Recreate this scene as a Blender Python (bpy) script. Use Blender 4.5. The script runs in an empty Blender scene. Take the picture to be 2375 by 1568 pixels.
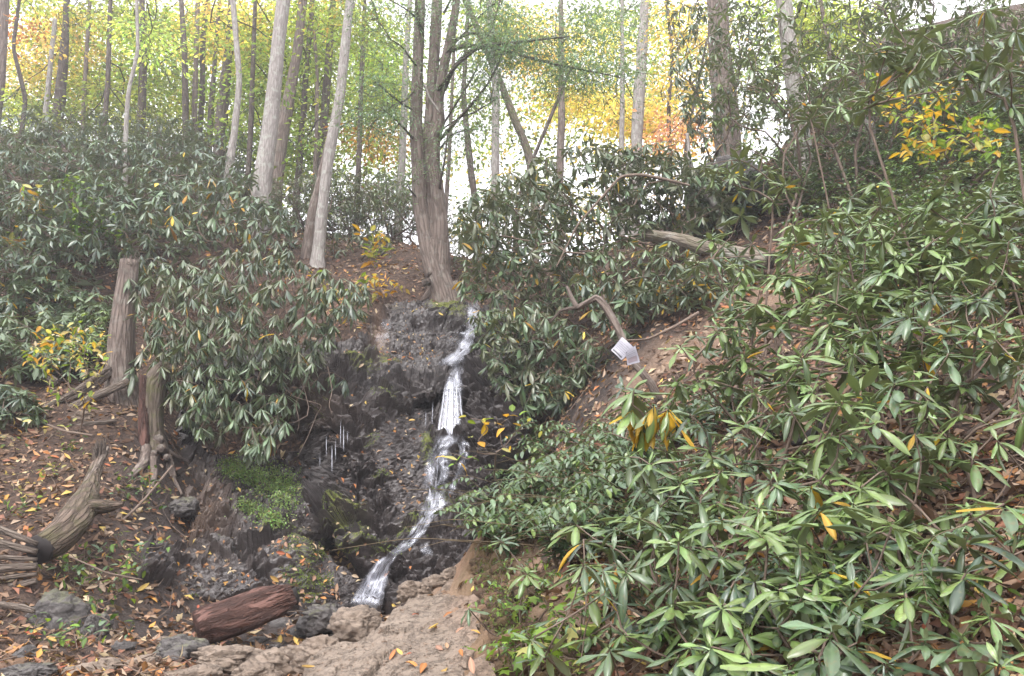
import bpy, math, random
import numpy as np
from mathutils import Vector, Matrix
from mathutils.bvhtree import BVHTree

random.seed(11)
rng = np.random.default_rng(11)
scene = bpy.context.scene
COL = scene.collection

# ---------------------------------------------------------------- camera, sky, sun, exposure
CAM = np.array([0.0, 0.0, 1.6]); PITCH = math.radians(11.0); HF = math.radians(65.0)
FPX = 1187.5 / math.tan(HF / 2)
cam_d = bpy.data.cameras.new("camera"); cam = bpy.data.objects.new("camera", cam_d); COL.objects.link(cam)
cam.location = CAM; cam.rotation_euler = (math.pi / 2 + PITCH, 0, 0)
cam_d.sensor_width = 36; cam_d.lens = 18 / math.tan(HF / 2); cam_d.clip_start = 0.05; cam_d.clip_end = 1500
scene.camera = cam

SUN_EL, SUN_AZ = math.radians(52), math.radians(200)      # azimuth from +Y, clockwise
world = bpy.data.worlds.new("World"); scene.world = world; world.use_nodes = True
wn = world.node_tree.nodes; wl = world.node_tree.links; wn.clear()
w_out = wn.new("ShaderNodeOutputWorld"); w_bg = wn.new("ShaderNodeBackground")
w_sky = wn.new("ShaderNodeTexSky"); w_sky.sky_type = 'NISHITA'; w_sky.sun_disc = False
w_sky.sun_elevation = SUN_EL; w_sky.sun_rotation = SUN_AZ; w_sky.dust_density = 4.0; w_sky.air_density = 1.0
w_hsv = wn.new("ShaderNodeHueSaturation"); w_hsv.inputs["Saturation"].default_value = 0.12
w_mix = wn.new("ShaderNodeMix"); w_mix.data_type = 'RGBA'; w_mix.inputs[0].default_value = 0.6
w_mix.inputs[7].default_value = (9.6, 9.5, 9.9, 1)       # even cloud cover mixed over the sky
wl.new(w_sky.outputs[0], w_hsv.inputs["Color"]); wl.new(w_hsv.outputs[0], w_mix.inputs[6])
wl.new(w_mix.outputs[2], w_bg.inputs[0]); w_bg.inputs[1].default_value = 0.12
wl.new(w_bg.outputs[0], w_out.inputs[0])

sun_d = bpy.data.lights.new("sun", 'SUN'); sun = bpy.data.objects.new("sun", sun_d); COL.objects.link(sun)
sun_d.energy = 0.8; sun_d.angle = math.radians(25); sun_d.color = (1.0, 0.97, 0.93)
sd = Vector((math.sin(SUN_AZ) * math.cos(SUN_EL), math.cos(SUN_AZ) * math.cos(SUN_EL), math.sin(SUN_EL)))
sun.rotation_euler = sd.to_track_quat('Z', 'Y').to_euler()

scene.view_settings.view_transform = 'Standard'; scene.view_settings.look = 'None'
scene.view_settings.exposure = 1.85; scene.view_settings.gamma = 1; scene.view_settings.use_curve_mapping = False
scene.render.engine = 'CYCLES'
scene.cycles.max_bounces = 6; scene.cycles.transparent_max_bounces = 12; scene.cycles.volume_bounces = 0
scene.cycles.use_denoising = True

# ---------------------------------------------------------------- geometry helpers
def P(px, py, Y):
    """point seen at (px,py) of a 2375x1568 frame, Y metres ahead"""
    dx = (px - 1187.5) / FPX; dy = (784 - py) / FPX
    c, s = math.cos(PITCH), math.sin(PITCH)
    d = np.array([dx, c - dy * s, s + dy * c])
    return CAM + d * (Y / d[1])
def PN(px, py, Y):
    px = np.asarray(px, float); py = np.asarray(py, float); Y = np.asarray(Y, float)
    dx = (px - 1187.5) / FPX; dy = (784 - py) / FPX
    c, s = math.cos(PITCH), math.sin(PITCH)
    t = Y / (c - dy * s)
    return np.stack([dx * t, Y + 0 * t, 1.6 + (s + dy * c) * t], -1)
def to_px(p):
    p = np.asarray(p, float) - CAM
    c, s = math.cos(PITCH), math.sin(PITCH)
    f = p[..., 1] * c + p[..., 2] * s; u = -p[..., 1] * s + p[..., 2] * c
    return 1187.5 + FPX * p[..., 0] / f, 784 - FPX * u / f, f
def mpx(Y): return Y / FPX                                  # metres per pixel at distance Y

class RBF:
    def __init__(s, X, z, smooth=0.0):
        s.X = np.asarray(X, float); n = len(s.X); s.sc = np.abs(s.X).max(0); Xn = s.X / s.sc.max()
        s.k = s.sc.max()
        D = np.linalg.norm(Xn[:, None] - Xn[None], axis=2) + np.eye(n) * -smooth
        A = np.zeros((n + 3, n + 3)); A[:n, :n] = D; A[:n, n] = 1; A[:n, n + 1:] = Xn; A[n, :n] = 1; A[n + 1:, :n] = Xn.T
        b = np.zeros(n + 3); b[:n] = z; s.w = np.linalg.lstsq(A, b, rcond=None)[0]; s.Xn = Xn
    def __call__(s, Q):
        Q = np.asarray(Q, float); sh = Q.shape[:-1]; Q = Q.reshape(-1, 2) / s.k; out = np.empty(len(Q)); n = len(s.Xn)
        for i in range(0, len(Q), 20000):
            q = Q[i:i + 20000]; D = np.linalg.norm(q[:, None] - s.Xn[None], axis=2)
            out[i:i + 20000] = D @ s.w[:n] + s.w[n] + q @ s.w[n + 1:]
        return out.reshape(sh)

def hsh(i, seed):
    i = i.astype(np.int64)
    x = (i[..., 0] * 73856093) ^ (i[..., 1] * 19349663) ^ ((i[..., 2] if i.shape[-1] > 2 else 0) * 83492791) ^ (seed * 2654435)
    x = (x ^ (x >> 13)) * 1274126177 & 0x7fffffff
    x = (x ^ (x >> 15)) * 668265263 & 0x7fffffff
    return ((x ^ (x >> 11)) & 0xffffff) / float(0x1000000)
def vnoise(Q, seed=0):
    """smooth value noise, last axis 2 or 3"""
    Q = np.asarray(Q, float); i = np.floor(Q).astype(np.int64); f = Q - i; f = f * f * (3 - 2 * f); d = Q.shape[-1]; out = 0
    for c in range(2 ** d):
        o = np.array([(c >> k) & 1 for k in range(d)])
        w = np.prod(np.where(o == 1, f, 1 - f), axis=-1)
        out = out + w * hsh(i + o, seed)
    return out * 2 - 1
def fbm(Q, seed=0, oct=4):
    a = 1.0; out = 0; Q = np.asarray(Q, float)
    for k in range(oct): out = out + a * vnoise(Q * 2 ** k, seed + k * 17); a *= 0.5
    return out
def facets(Q, seed=0, tilt=0.7):
    """broken-rock relief: cells of random height and random tilt"""
    Q = np.asarray(Q, float); d = Q.shape[-1]; i0 = np.floor(Q).astype(np.int64)
    best = np.full(Q.shape[:-1], 1e9); val = np.zeros(Q.shape[:-1]); b2 = best.copy()
    for c in range(3 ** d):
        o = np.array([(c // 3 ** k) % 3 - 1 for k in range(d)]); ii = i0 + o
        j = np.stack([hsh(ii, seed + 1 + k) for k in range(d)], -1)
        df = Q - (ii + j); dd = (df ** 2).sum(-1)
        t = sum(df[..., k] * (hsh(ii, seed + 20 + k) - 0.5) for k in range(d)) * 2 * tilt
        v = hsh(ii, seed + 9) * 2 - 1 + t
        m = dd < best; b2 = np.where(m, best, np.minimum(b2, dd)); val = np.where(m, v, val); best = np.where(m, dd, best)
    edge = np.clip((np.sqrt(b2) - np.sqrt(best)) * 6, 0, 1)
    return val, edge

class MB:
    def __init__(s): s.V = []; s.F = []; s.C = []; s.T = []; s.n = 0
    def add(s, V, F, C=None, T=None):
        V = np.asarray(V, float).reshape(-1, 3)
        s.V.append(V)
        for f in (F if isinstance(F, list) else [F]): s.F.append(np.asarray(f) + s.n)
        C = np.ones((len(V), 3)) if C is None else np.broadcast_to(np.asarray(C, float), (len(V), 3))
        s.C.append(C); s.T.append(V if T is None else T); s.n += len(V)
    def build(s, name, mat, parent=None, origin=(0, 0, 0), smooth=True, me_only=False):
        V = np.concatenate(s.V) - np.asarray(origin, float); C = np.concatenate(s.C); T = np.concatenate(s.T)
        me = bpy.data.meshes.new(name); me.vertices.add(len(V)); me.vertices.foreach_set("co", V.astype(np.float32).ravel())
        li = np.concatenate([f.ravel() for f in s.F]).astype(np.int32)
        tot = np.concatenate([np.full(len(f), f.shape[1]) for f in s.F]).astype(np.int32)
        st = np.concatenate([[0], np.cumsum(tot)[:-1]]).astype(np.int32)
        me.loops.add(len(li)); me.loops.foreach_set("vertex_index", li)
        me.polygons.add(len(tot)); me.polygons.foreach_set("loop_start", st); me.polygons.foreach_set("loop_total", tot)
        me.polygons.foreach_set("use_smooth", np.full(len(tot), smooth))
        a = me.attributes.new("Col", 'FLOAT_COLOR', 'POINT'); a.data.foreach_set("color", np.concatenate([C, np.ones((len(C), 1))], 1).astype(np.float32).ravel())
        a = me.attributes.new("tc", 'FLOAT_VECTOR', 'POINT'); a.data.foreach_set("vector", T.astype(np.float32).ravel())
        me.update(calc_edges=True); me.materials.append(mat)
        if me_only: return me
        o = bpy.data.objects.new(name, me); COL.objects.link(o)
        if parent is not None: o.parent = parent
        else: o.location = origin
        return o

def tag(o, label=None, cat=None, group=None, kind=None):
    for k, v in (("label", label), ("category", cat), ("group", group), ("kind", kind)):
        if v: o[k] = v
    return o
def thing(name, label, cat, loc, group=None):
    o = bpy.data.objects.new(name, None); o.empty_display_size = 0.1; COL.objects.link(o); o.location = loc
    return tag(o, label, cat, group)

def resample(pts, step):
    pts = np.asarray(pts, float); n = len(pts)
    if n < 2: return pts
    seg = np.linalg.norm(np.diff(pts[:, :3], axis=0), axis=1); t = np.concatenate([[0], np.cumsum(seg)])
    m = max(2, int(t[-1] / step) + 1); tt = np.linspace(0, t[-1], m)
    # catmull-like smoothing through a fine linear pass
    out = np.stack([np.interp(tt, t, pts[:, k]) for k in range(pts.shape[1])], 1)
    w = max(1, int(m / n / 2))
    if w > 1:
        ker = np.hanning(2 * w + 1)[1:-1]; ker /= ker.sum(); h = len(ker) // 2
        pad = np.concatenate([out[0] * 2 - out[1:h + 1][::-1], out, out[-1] * 2 - out[-h - 1:-1][::-1]]) if h > 0 and len(out) > h else out
        if len(pad) == len(out) + 2 * h:
            out = np.stack([np.convolve(pad[:, k], ker, 'valid') for k in range(out.shape[1])], 1)
    return out
def tube(pts, rad, sides=8, rough=0.0, seed=0, flute=0.0, cap=True, C=(1, 1, 1)):
    """pts Nx3, rad N -> V,F,T"""
    pts = np.asarray(pts, float); N = len(pts); rad = np.broadcast_to(np.asarray(rad, float), (N,))
    t = np.gradient(pts, axis=0); t /= np.linalg.norm(t, axis=1)[:, None] + 1e-9
    up = np.array([0, 0, 1.0]) if abs(t[0][2]) < 0.9 else np.array([0, 1.0, 0])
    u = np.cross(t[0], up); u /= np.linalg.norm(u); U = [u]
    for i in range(1, N):
        u = U[-1] - t[i] * np.dot(U[-1], t[i]); u /= np.linalg.norm(u) + 1e-9; U.append(u)
    U = np.array(U); W = np.cross(t, U)
    a = np.linspace(0, 2 * math.pi, sides, endpoint=False); s = np.concatenate([[0], np.cumsum(np.linalg.norm(np.diff(pts, axis=0), axis=1))])
    ca, sa = np.cos(a), np.sin(a); R = np.repeat(rad[:, None], sides, 1)
    if rough or flute:
        q = np.stack([np.broadcast_to(ca, R.shape) * 2 + seed, np.broadcast_to(sa, R.shape) * 2, np.repeat(s[:, None], sides, 1) / (rad.mean() * 4 + 1e-6)], -1)
        R = R * (1 + rough * fbm(q, seed, 3) + flute * np.sin(a * 5 + seed)[None] * (0.6 + 0.4 * np.sin(s * 1.3))[:, None])
    V = pts[:, None] + R[..., None] * (ca[None, :, None] * U[:, None] + sa[None, :, None] * W[:, None])
    T = np.stack([R * ca, R * sa, np.repeat(s[:, None], sides, 1)], -1)
    i = np.arange(N - 1)[:, None] * sides; j = np.arange(sides)[None]; k = (j + 1) % sides
    F = np.stack([i + j, i + k, i + sides + k, i + sides + j], -1).reshape(-1, 4)
    V = V.reshape(-1, 3); T = T.reshape(-1, 3); Fs = [F]
    if cap: Fs += [np.arange(sides)[::-1][None], (np.arange(sides) + (N - 1) * sides)[None]]
    return V, Fs, T
def add_tube(mb, pts, rad, sides=6, step=None, C=(1, 1, 1), **k):
    pts = np.asarray(pts, float); rad = np.broadcast_to(np.asarray(rad, float), (len(pts),))
    if step:
        q = resample(np.concatenate([pts, rad[:, None]], 1), step); pts, rad = q[:, :3], np.maximum(q[:, 3], 0.001)
    V, F, T = tube(pts, rad, sides, **k); mb.add(V, F, C, T)

# ---------------------------------------------------------------- materials
def new_mat(name):
    m = bpy.data.materials.new(name); m.use_nodes = True; nt = m.node_tree; nt.nodes.clear()
    return m, nt.nodes, nt.links
def N(nodes, typ, **kw):
    n = nodes.new(typ)
    for k, v in kw.items():
        if hasattr(n, k): setattr(n, k, v)
    return n
def ramp(nodes, stops):
    r = nodes.new("ShaderNodeValToRGB"); e = r.color_ramp.elements
    while len(e) < len(stops): e.new(0.5)
    for x, (p, c) in zip(e, stops): x.position = p; x.color = (*c, 1) if len(c) == 3 else c
    return r
def noise(nodes, links, vec, scale, detail=4, rough=0.55, dist=0.0):
    n = nodes.new("ShaderNodeTexNoise"); n.inputs["Scale"].default_value = scale; n.inputs["Detail"].default_value = detail
    n.inputs["Roughness"].default_value = rough; n.inputs["Distortion"].default_value = dist
    if vec is not None: links.new(vec, n.inputs["Vector"])
    return n
def mixc(nodes, links, fac, a, b, blend='MIX'):
    m = nodes.new("ShaderNodeMix"); m.data_type = 'RGBA'; m.blend_type = blend
    for sock, v in ((m.inputs[0], fac), (m.inputs[6], a), (m.inputs[7], b)):
        if isinstance(v, (int, float)): sock.default_value = v
        elif isinstance(v, tuple): sock.default_value = (*v, 1) if len(v) == 3 else v
        else: links.new(v, sock)
    return m.outputs[2]
def maths(nodes, links, op, a, b=0.0, clamp=False):
    m = nodes.new("ShaderNodeMath"); m.operation = op; m.use_clamp = clamp
    for s, v in ((m.inputs[0], a), (m.inputs[1], b)):
        if isinstance(v, (int, float)): s.default_value = v
        else: links.new(v, s)
    return m.outputs[0]
def finish(nodes, links, bsdf):
    o = nodes.new("ShaderNodeOutputMaterial"); links.new(bsdf, o.inputs[0])

def mat_leaf(name, rough=0.4, transl=0.3, spec=0.5, spots=0.0, var=0.25, back=None):
    m, n, l = new_mat(name)
    at = N(n, "ShaderNodeAttribute"); at.attribute_name = "Col"
    oi = N(n, "ShaderNodeObjectInfo"); hs = N(n, "ShaderNodeHueSaturation")
    mr = N(n, "ShaderNodeMapRange"); mr.inputs[3].default_value = 1 - var; mr.inputs[4].default_value = 1 + var
    l.new(oi.outputs["Random"], mr.inputs[0]); l.new(mr.outputs[0], hs.inputs["Value"])
    mh = N(n, "ShaderNodeMapRange"); mh.inputs[3].default_value = 0.485; mh.inputs[4].default_value = 0.515
    rr = maths(n, l, 'FRACT', maths(n, l, 'MULTIPLY', oi.outputs["Random"], 7.31)); l.new(rr, mh.inputs[0]); l.new(mh.outputs[0], hs.inputs["Hue"])
    l.new(at.outputs["Color"], hs.inputs["Color"]); c = hs.outputs[0]
    geo = N(n, "ShaderNodeNewGeometry")
    if spots:
        nz = noise(n, l, geo.outputs["Position"], 34, 3, 0.6); r = ramp(n, [(0.56, (0, 0, 0)), (0.66, (1, 1, 1))]); l.new(nz.outputs[0], r.inputs[0])
        c = mixc(n, l, maths(n, l, 'MULTIPLY', r.outputs[0], spots), c, (0.13, 0.12, 0.05))
    if back:
        c = mixc(n, l, maths(n, l, 'MULTIPLY', geo.outputs["Backfacing"], 0.75), c, back)
    b = N(n, "ShaderNodeBsdfPrincipled"); l.new(c, b.inputs["Base Color"]); b.inputs["Roughness"].default_value = rough
    b.inputs["Specular IOR Level"].default_value = spec
    t = N(n, "ShaderNodeBsdfTranslucent"); tc = mixc(n, l, 1.0, c, (1.25, 1.2, 0.55), 'MULTIPLY'); l.new(tc, t.inputs[0])
    x = N(n, "ShaderNodeMixShader"); x.inputs[0].default_value = transl; l.new(b.outputs[0], x.inputs[1]); l.new(t.outputs[0], x.inputs[2])
    finish(n, l, x.outputs[0]); return m

def mat_bark(name, ca, cb, scale=1.0, furrow=1.0, moss=0.0, lichen=0.0, rough=0.85, cc=None, zs=2.2, warp=.35):
    m, n, l = new_mat(name)
    at = N(n, "ShaderNodeAttribute"); at.attribute_name = "tc"
    mp = N(n, "ShaderNodeMapping"); mp.inputs["Scale"].default_value = (14 * scale, 14 * scale, zs * scale); l.new(at.outputs["Vector"], mp.inputs[0])
    n1 = noise(n, l, mp.outputs[0], 1.6, 5, 0.6, 0.6)
    vo = N(n, "ShaderNodeTexVoronoi"); vo.feature = 'DISTANCE_TO_EDGE'; vo.inputs["Scale"].default_value = 1.7
    mw = mixc(n, l, warp, mp.outputs[0], n1.outputs["Color"]); l.new(mw, vo.inputs["Vector"])
    vr = ramp(n, [(0.0, (0, 0, 0)), (0.22, (1, 1, 1))]); l.new(vo.outputs["Distance"], vr.inputs[0])
    n2 = noise(n, l, at.outputs["Vector"], 2.5 * scale, 4)
    h = maths(n, l, 'ADD', maths(n, l, 'MULTIPLY', vr.outputs[0], 0.6), n1.outputs[0])
    r = ramp(n, [(0.3, ca), (1.15, cb)]); l.new(maths(n, l, 'MULTIPLY', h, 0.85), r.inputs[0])
    c = mixc(n, l, maths(n, l, 'MULTIPLY', n2.outputs[0], 0.6), r.outputs[0], cc or tuple(x * 0.7 for x in ca))
    if lichen:
        nl = noise(n, l, at.outputs["Vector"], 5 * scale, 5, 0.7); rl = ramp(n, [(0.52, (0, 0, 0)), (0.6, (1, 1, 1))]); l.new(nl.outputs[0], rl.inputs[0])
        c = mixc(n, l, maths(n, l, 'MULTIPLY', rl.outputs[0], lichen), c, (0.42, 0.43, 0.38))
    if moss:
        nl = noise(n, l, at.outputs["Vector"], 3.1, 5, 0.7); rl = ramp(n, [(0.46, (0, 0, 0)), (0.6, (1, 1, 1))]); l.new(nl.outputs[0], rl.inputs[0])
        c = mixc(n, l, maths(n, l, 'MULTIPLY', rl.outputs[0], moss), c, (0.10, 0.115, 0.03))
    b = N(n, "ShaderNodeBsdfPrincipled"); l.new(c, b.inputs["Base Color"]); b.inputs["Roughness"].default_value = rough
    b.inputs["Specular IOR Level"].default_value = 0.3
    bu = N(n, "ShaderNodeBump"); bu.inputs["Strength"].default_value = 0.9 * furrow; bu.inputs["Distance"].default_value = 0.03
    l.new(h, bu.inputs["Height"]); l.new(bu.outputs[0], b.inputs["Normal"])
    finish(n, l, b.outputs[0]); return m

def mat_rock(name, base, dark, light, wet=0.6, moss=0.5, scale=1.0, mosscol=(0.125, 0.135, 0.03), bump=0.8, soil=0.0):
    """Col.r = moss weight, Col.g = wetness, Col.b = soil weight"""
    m, n, l = new_mat(name)
    geo = N(n, "ShaderNodeNewGeometry"); pos = geo.outputs["Position"]
    at = N(n, "ShaderNodeAttribute"); at.attribute_name = "Col"; sp = N(n, "ShaderNodeSeparateColor"); l.new(at.outputs["Color"], sp.inputs[0])
    mp = N(n, "ShaderNodeMapping"); mp.inputs["Rotation"].default_value = (0.3, 0.5, 0.4); mp.inputs["Scale"].default_value = (1, 1, 2.2); l.new(pos, mp.inputs[0])
    n1 = noise(n, l, mp.outputs[0], 1.3 * scale, 8, 0.65, 0.0); n2 = noise(n, l, mp.outputs[0], 9 * scale, 8, 0.75, 0.0); n3 = noise(n, l, pos, 45 * scale, 4, 0.7)
    r1 = ramp(n, [(0.3, dark), (0.5, base), (0.72, light)])
    l.new(maths(n, l, 'ADD', maths(n, l, 'MULTIPLY', n1.outputs[0], 0.5), maths(n, l, 'MULTIPLY', n2.outputs[0], 0.5)), r1.inputs[0])
    c = mixc(n, l, 0.35, r1.outputs[0], mixc(n, l, n3.outputs[0], dark, light))
    # thin dark lines along the cell edges
    vo = N(n, "ShaderNodeTexVoronoi"); vo.feature = 'DISTANCE_TO_EDGE'; vo.inputs["Scale"].default_value = 5 * scale
    l.new(mixc(n, l, 0.25, mp.outputs[0], n2.outputs["Color"]), vo.inputs["Vector"])
    vr = ramp(n, [(0.0, (0, 0, 0)), (0.05, (1, 1, 1))]); l.new(vo.outputs["Distance"], vr.inputs[0])
    c = mixc(n, l, 0.6, c, mixc(n, l, vr.outputs[0], tuple(x * .5 for x in dark), c))
    sn = N(n, "ShaderNodeSeparateXYZ"); l.new(geo.outputs["Normal"], sn.inputs[0])
    nm = noise(n, l, pos, 2.6 * scale, 6, 0.7)
    mo = maths(n, l, 'ADD', maths(n, l, 'MULTIPLY', sn.outputs[2], 0.35), maths(n, l, 'MULTIPLY', nm.outputs[0], 1.0))
    mo = maths(n, l, 'ADD', mo, maths(n, l, 'MULTIPLY', sp.outputs[0], 0.75))
    mr = ramp(n, [(0.0, (0, 0, 0)), (1.0, (1, 1, 1))]); mr.color_ramp.elements[0].position = 0.8; mr.color_ramp.elements[1].position = 0.98
    l.new(maths(n, l, 'MULTIPLY', mo, 0.72), mr.inputs[0])
    mf = maths(n, l, 'MULTIPLY', mr.outputs[0], moss)
    n4 = noise(n, l, pos, 30, 4, 0.7)
    mc = mixc(n, l, n4.outputs[0], tuple(x * 0.55 for x in mosscol), tuple(x * 1.6 for x in mosscol))
    c = mixc(n, l, mf, c, mc)
    if soil:
        c = mixc(n, l, maths(n, l, 'MULTIPLY', sp.outputs[2], soil), c, mixc(n, l, n2.outputs[0], (0.20, 0.115, 0.07), (0.36, 0.25, 0.18)))
    b = N(n, "ShaderNodeBsdfPrincipled"); l.new(c, b.inputs["Base Color"])
    rg = maths(n, l, 'SUBTRACT', 0.85, maths(n, l, 'MULTIPLY', maths(n, l, 'MULTIPLY', sp.outputs[1], wet), maths(n, l, 'ADD', n1.outputs[0], 0.35)))
    rg = maths(n, l, 'MAXIMUM', rg, 0.2); rg = mixc(n, l, mf, rg, (0.95, 0.95, 0.95))
    l.new(rg, b.inputs["Roughness"]); b.inputs["Specular IOR Level"].default_value = 0.55
    h = maths(n, l, 'ADD', maths(n, l, 'MULTIPLY', n2.outputs[0], 1.0), maths(n, l, 'MULTIPLY', n3.outputs[0], 0.3))
    h = maths(n, l, 'ADD', h, maths(n, l, 'MULTIPLY', vr.outputs[0], 0.25)); h = maths(n, l, 'ADD', h, maths(n, l, 'MULTIPLY', mf, maths(n, l, 'MULTIPLY', n4.outputs[0], 0.8)))
    bu = N(n, "ShaderNodeBump"); bu.inputs["Strength"].default_value = bump; bu.inputs["Distance"].default_value = 0.05 / scale
    l.new(h, bu.inputs["Height"]); l.new(bu.outputs[0], b.inputs["Normal"])
    finish(n, l, b.outputs[0]); return m

def mat_ground():
    """Col.r = bare tan path, Col.g = orange clay, Col.b = wet dark, also shade painted into the hollow"""
    m, n, l = new_mat("forest_soil")
    geo = N(n, "ShaderNodeNewGeometry"); pos = geo.outputs["Position"]
    at = N(n, "ShaderNodeAttribute"); at.attribute_name = "Col"; sp = N(n, "ShaderNodeSeparateColor"); l.new(at.outputs["Color"], sp.inputs[0])
    n1 = noise(n, l, pos, 1.1, 6, 0.6, 0.3); n2 = noise(n, l, pos, 11, 6, 0.7); n3 = noise(n, l, pos, 60, 3, 0.7)
    r = ramp(n, [(0.3, (0.020, 0.014, 0.011)), (0.5, (0.048, 0.031, 0.023)), (0.72, (0.10, 0.068, 0.050))])
    l.new(maths(n, l, 'ADD', maths(n, l, 'MULTIPLY', n1.outputs[0], 0.45), maths(n, l, 'MULTIPLY', n2.outputs[0], 0.55)), r.inputs[0])
    vo = N(n, "ShaderNodeTexVoronoi"); vo.inputs["Scale"].default_value = 24; vo.inputs["Randomness"].default_value = 1.0
    mp = N(n, "ShaderNodeMapping"); mp.inputs["Scale"].default_value = (1, 1, 0.6); l.new(pos, mp.inputs[0]); l.new(mp.outputs[0], vo.inputs["Vector"])
    hs = N(n, "ShaderNodeSeparateColor"); l.new(vo.outputs["Color"], hs.inputs[0])
    lr = ramp(n, [(0.0, (0.025, 0.016, 0.013)), (0.4, (0.06, 0.036, 0.026)), (0.75, (0.11, 0.068, 0.048)), (1.0, (0.19, 0.12, 0.085))]); l.new(hs.outputs[0], lr.inputs[0])
    c = mixc(n, l, 0.55, r.outputs[0], lr.outputs[0])
    tan = mixc(n, l, n2.outputs[0], (0.15, 0.10, 0.07), (0.34, 0.26, 0.20)); tan = mixc(n, l, maths(n, l, 'MULTIPLY', n1.outputs[0], 0.7), tan, (0.33, 0.2, 0.12))
    c = mixc(n, l, sp.outputs[0], c, tan)
    clay = mixc(n, l, n2.outputs[0], (0.12, 0.065, 0.04), (0.27, 0.165, 0.10)); cr = ramp(n, [(0.42, (0, 0, 0)), (0.56, (1, 1, 1))]); l.new(n1.outputs[0], cr.inputs[0]); clay = mixc(n, l, maths(n, l, 'MULTIPLY', cr.outputs[0], 0.7), clay, mixc(n, l, n2.outputs[0], (0.035, 0.03, 0.012), (0.10, 0.085, 0.035)))
    c = mixc(n, l, sp.outputs[1], c, clay)
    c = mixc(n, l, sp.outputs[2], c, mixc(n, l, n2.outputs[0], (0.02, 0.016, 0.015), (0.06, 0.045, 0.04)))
    b = N(n, "ShaderNodeBsdfPrincipled"); l.new(c, b.inputs["Base Color"]); 
    rg = maths(n, l, 'SUBTRACT', 0.92, maths(n, l, 'MULTIPLY', sp.outputs[2], 0.45)); l.new(rg, b.inputs["Roughness"])
    b.inputs["Specular IOR Level"].default_value = 0.3
    bu = N(n, "ShaderNodeBump"); bu.inputs["Strength"].default_value = 0.9; bu.inputs["Distance"].default_value = 0.04
    h = maths(n, l, 'ADD', n2.outputs[0], maths(n, l, 'MULTIPLY', n3.outputs[0], 0.4)); h = maths(n, l, 'ADD', h, maths(n, l, 'MULTIPLY', vo.outputs["Distance"], 0.5))
    l.new(h, bu.inputs["Height"]); l.new(bu.outputs[0], b.inputs["Normal"])
    finish(n, l, b.outputs[0]); return m

def mat_water():
    m, n, l = new_mat("falling_water")
    at = N(n, "ShaderNodeAttribute"); at.attribute_name = "tc"
    ac = N(n, "ShaderNodeAttribute"); ac.attribute_name = "Col"; sp = N(n, "ShaderNodeSeparateColor"); l.new(ac.outputs["Color"], sp.inputs[0])
    mp = N(n, "ShaderNodeMapping"); mp.inputs["Scale"].default_value = (26, 2.2, 1); l.new(at.outputs["Vector"], mp.inputs[0])
    n1 = noise(n, l, mp.outputs[0], 1.0, 6, 0.65, 0.5)
    mp2 = N(n, "ShaderNodeMapping"); mp2.inputs["Scale"].default_value = (60, 9, 1); l.new(at.outputs["Vector"], mp2.inputs[0])
    n2 = noise(n, l, mp2.outputs[0], 1.0, 4, 0.7, 0.4)
    s = maths(n, l, 'ADD', maths(n, l, 'MULTIPLY', n1.outputs[0], 0.65), maths(n, l, 'MULTIPLY', n2.outputs[0], 0.35))
    s = maths(n, l, 'ADD', s, maths(n, l, 'SUBTRACT', sp.outputs[0], 0.5))       # r: foaminess
    r = ramp(n, [(0.47, (0, 0, 0)), (0.80, (1, 1, 1))]); l.new(s, r.inputs[0])
    f = maths(n, l, 'MULTIPLY', r.outputs[0], sp.outputs[1])                          # g: fades at the edge
    w = N(n, "ShaderNodeBsdfPrincipled"); w.inputs["Base Color"].default_value = (0.60, 0.61, 0.68, 1); w.inputs["Roughness"].default_value = 0.25
    g = N(n, "ShaderNodeBsdfGlossy"); g.inputs["Roughness"].default_value = 0.12; g.inputs["Color"].default_value = (0.8, 0.82, 0.9, 1)
    t = N(n, "ShaderNodeBsdfTransparent")
    bu = N(n, "ShaderNodeBump"); bu.inputs["Strength"].default_value = 0.6; bu.inputs["Distance"].default_value = 0.03; l.new(s, bu.inputs["Height"])
    l.new(bu.outputs[0], w.inputs["Normal"]); l.new(bu.outputs[0], g.inputs["Normal"])
    x1 = N(n, "ShaderNodeMixShader"); x1.inputs[0].default_value = 0.16; l.new(t.outputs[0], x1.inputs[1]); l.new(g.outputs[0], x1.inputs[2])
    l.new(maths(n, l, 'MULTIPLY', sp.outputs[1], 0.16), x1.inputs[0])
    x2 = N(n, "ShaderNodeMixShader"); l.new(f, x2.inputs[0]); l.new(x1.outputs[0], x2.inputs[1]); l.new(w.outputs[0], x2.inputs[2])
    finish(n, l, x2.outputs[0]); return m

def mat_plain(name, col, rough=0.7):
    m, n, l = new_mat(name); b = N(n, "ShaderNodeBsdfPrincipled")
    geo = N(n, "ShaderNodeNewGeometry"); nz = noise(n, l, geo.outputs["Position"], 25, 4, 0.6)
    l.new(mixc(n, l, nz.outputs[0], tuple(x * 0.85 for x in col), tuple(min(1, x * 1.12) for x in col)), b.inputs["Base Color"])
    b.inputs["Roughness"].default_value = rough; finish(n, l, b.outputs[0]); return m

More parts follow.
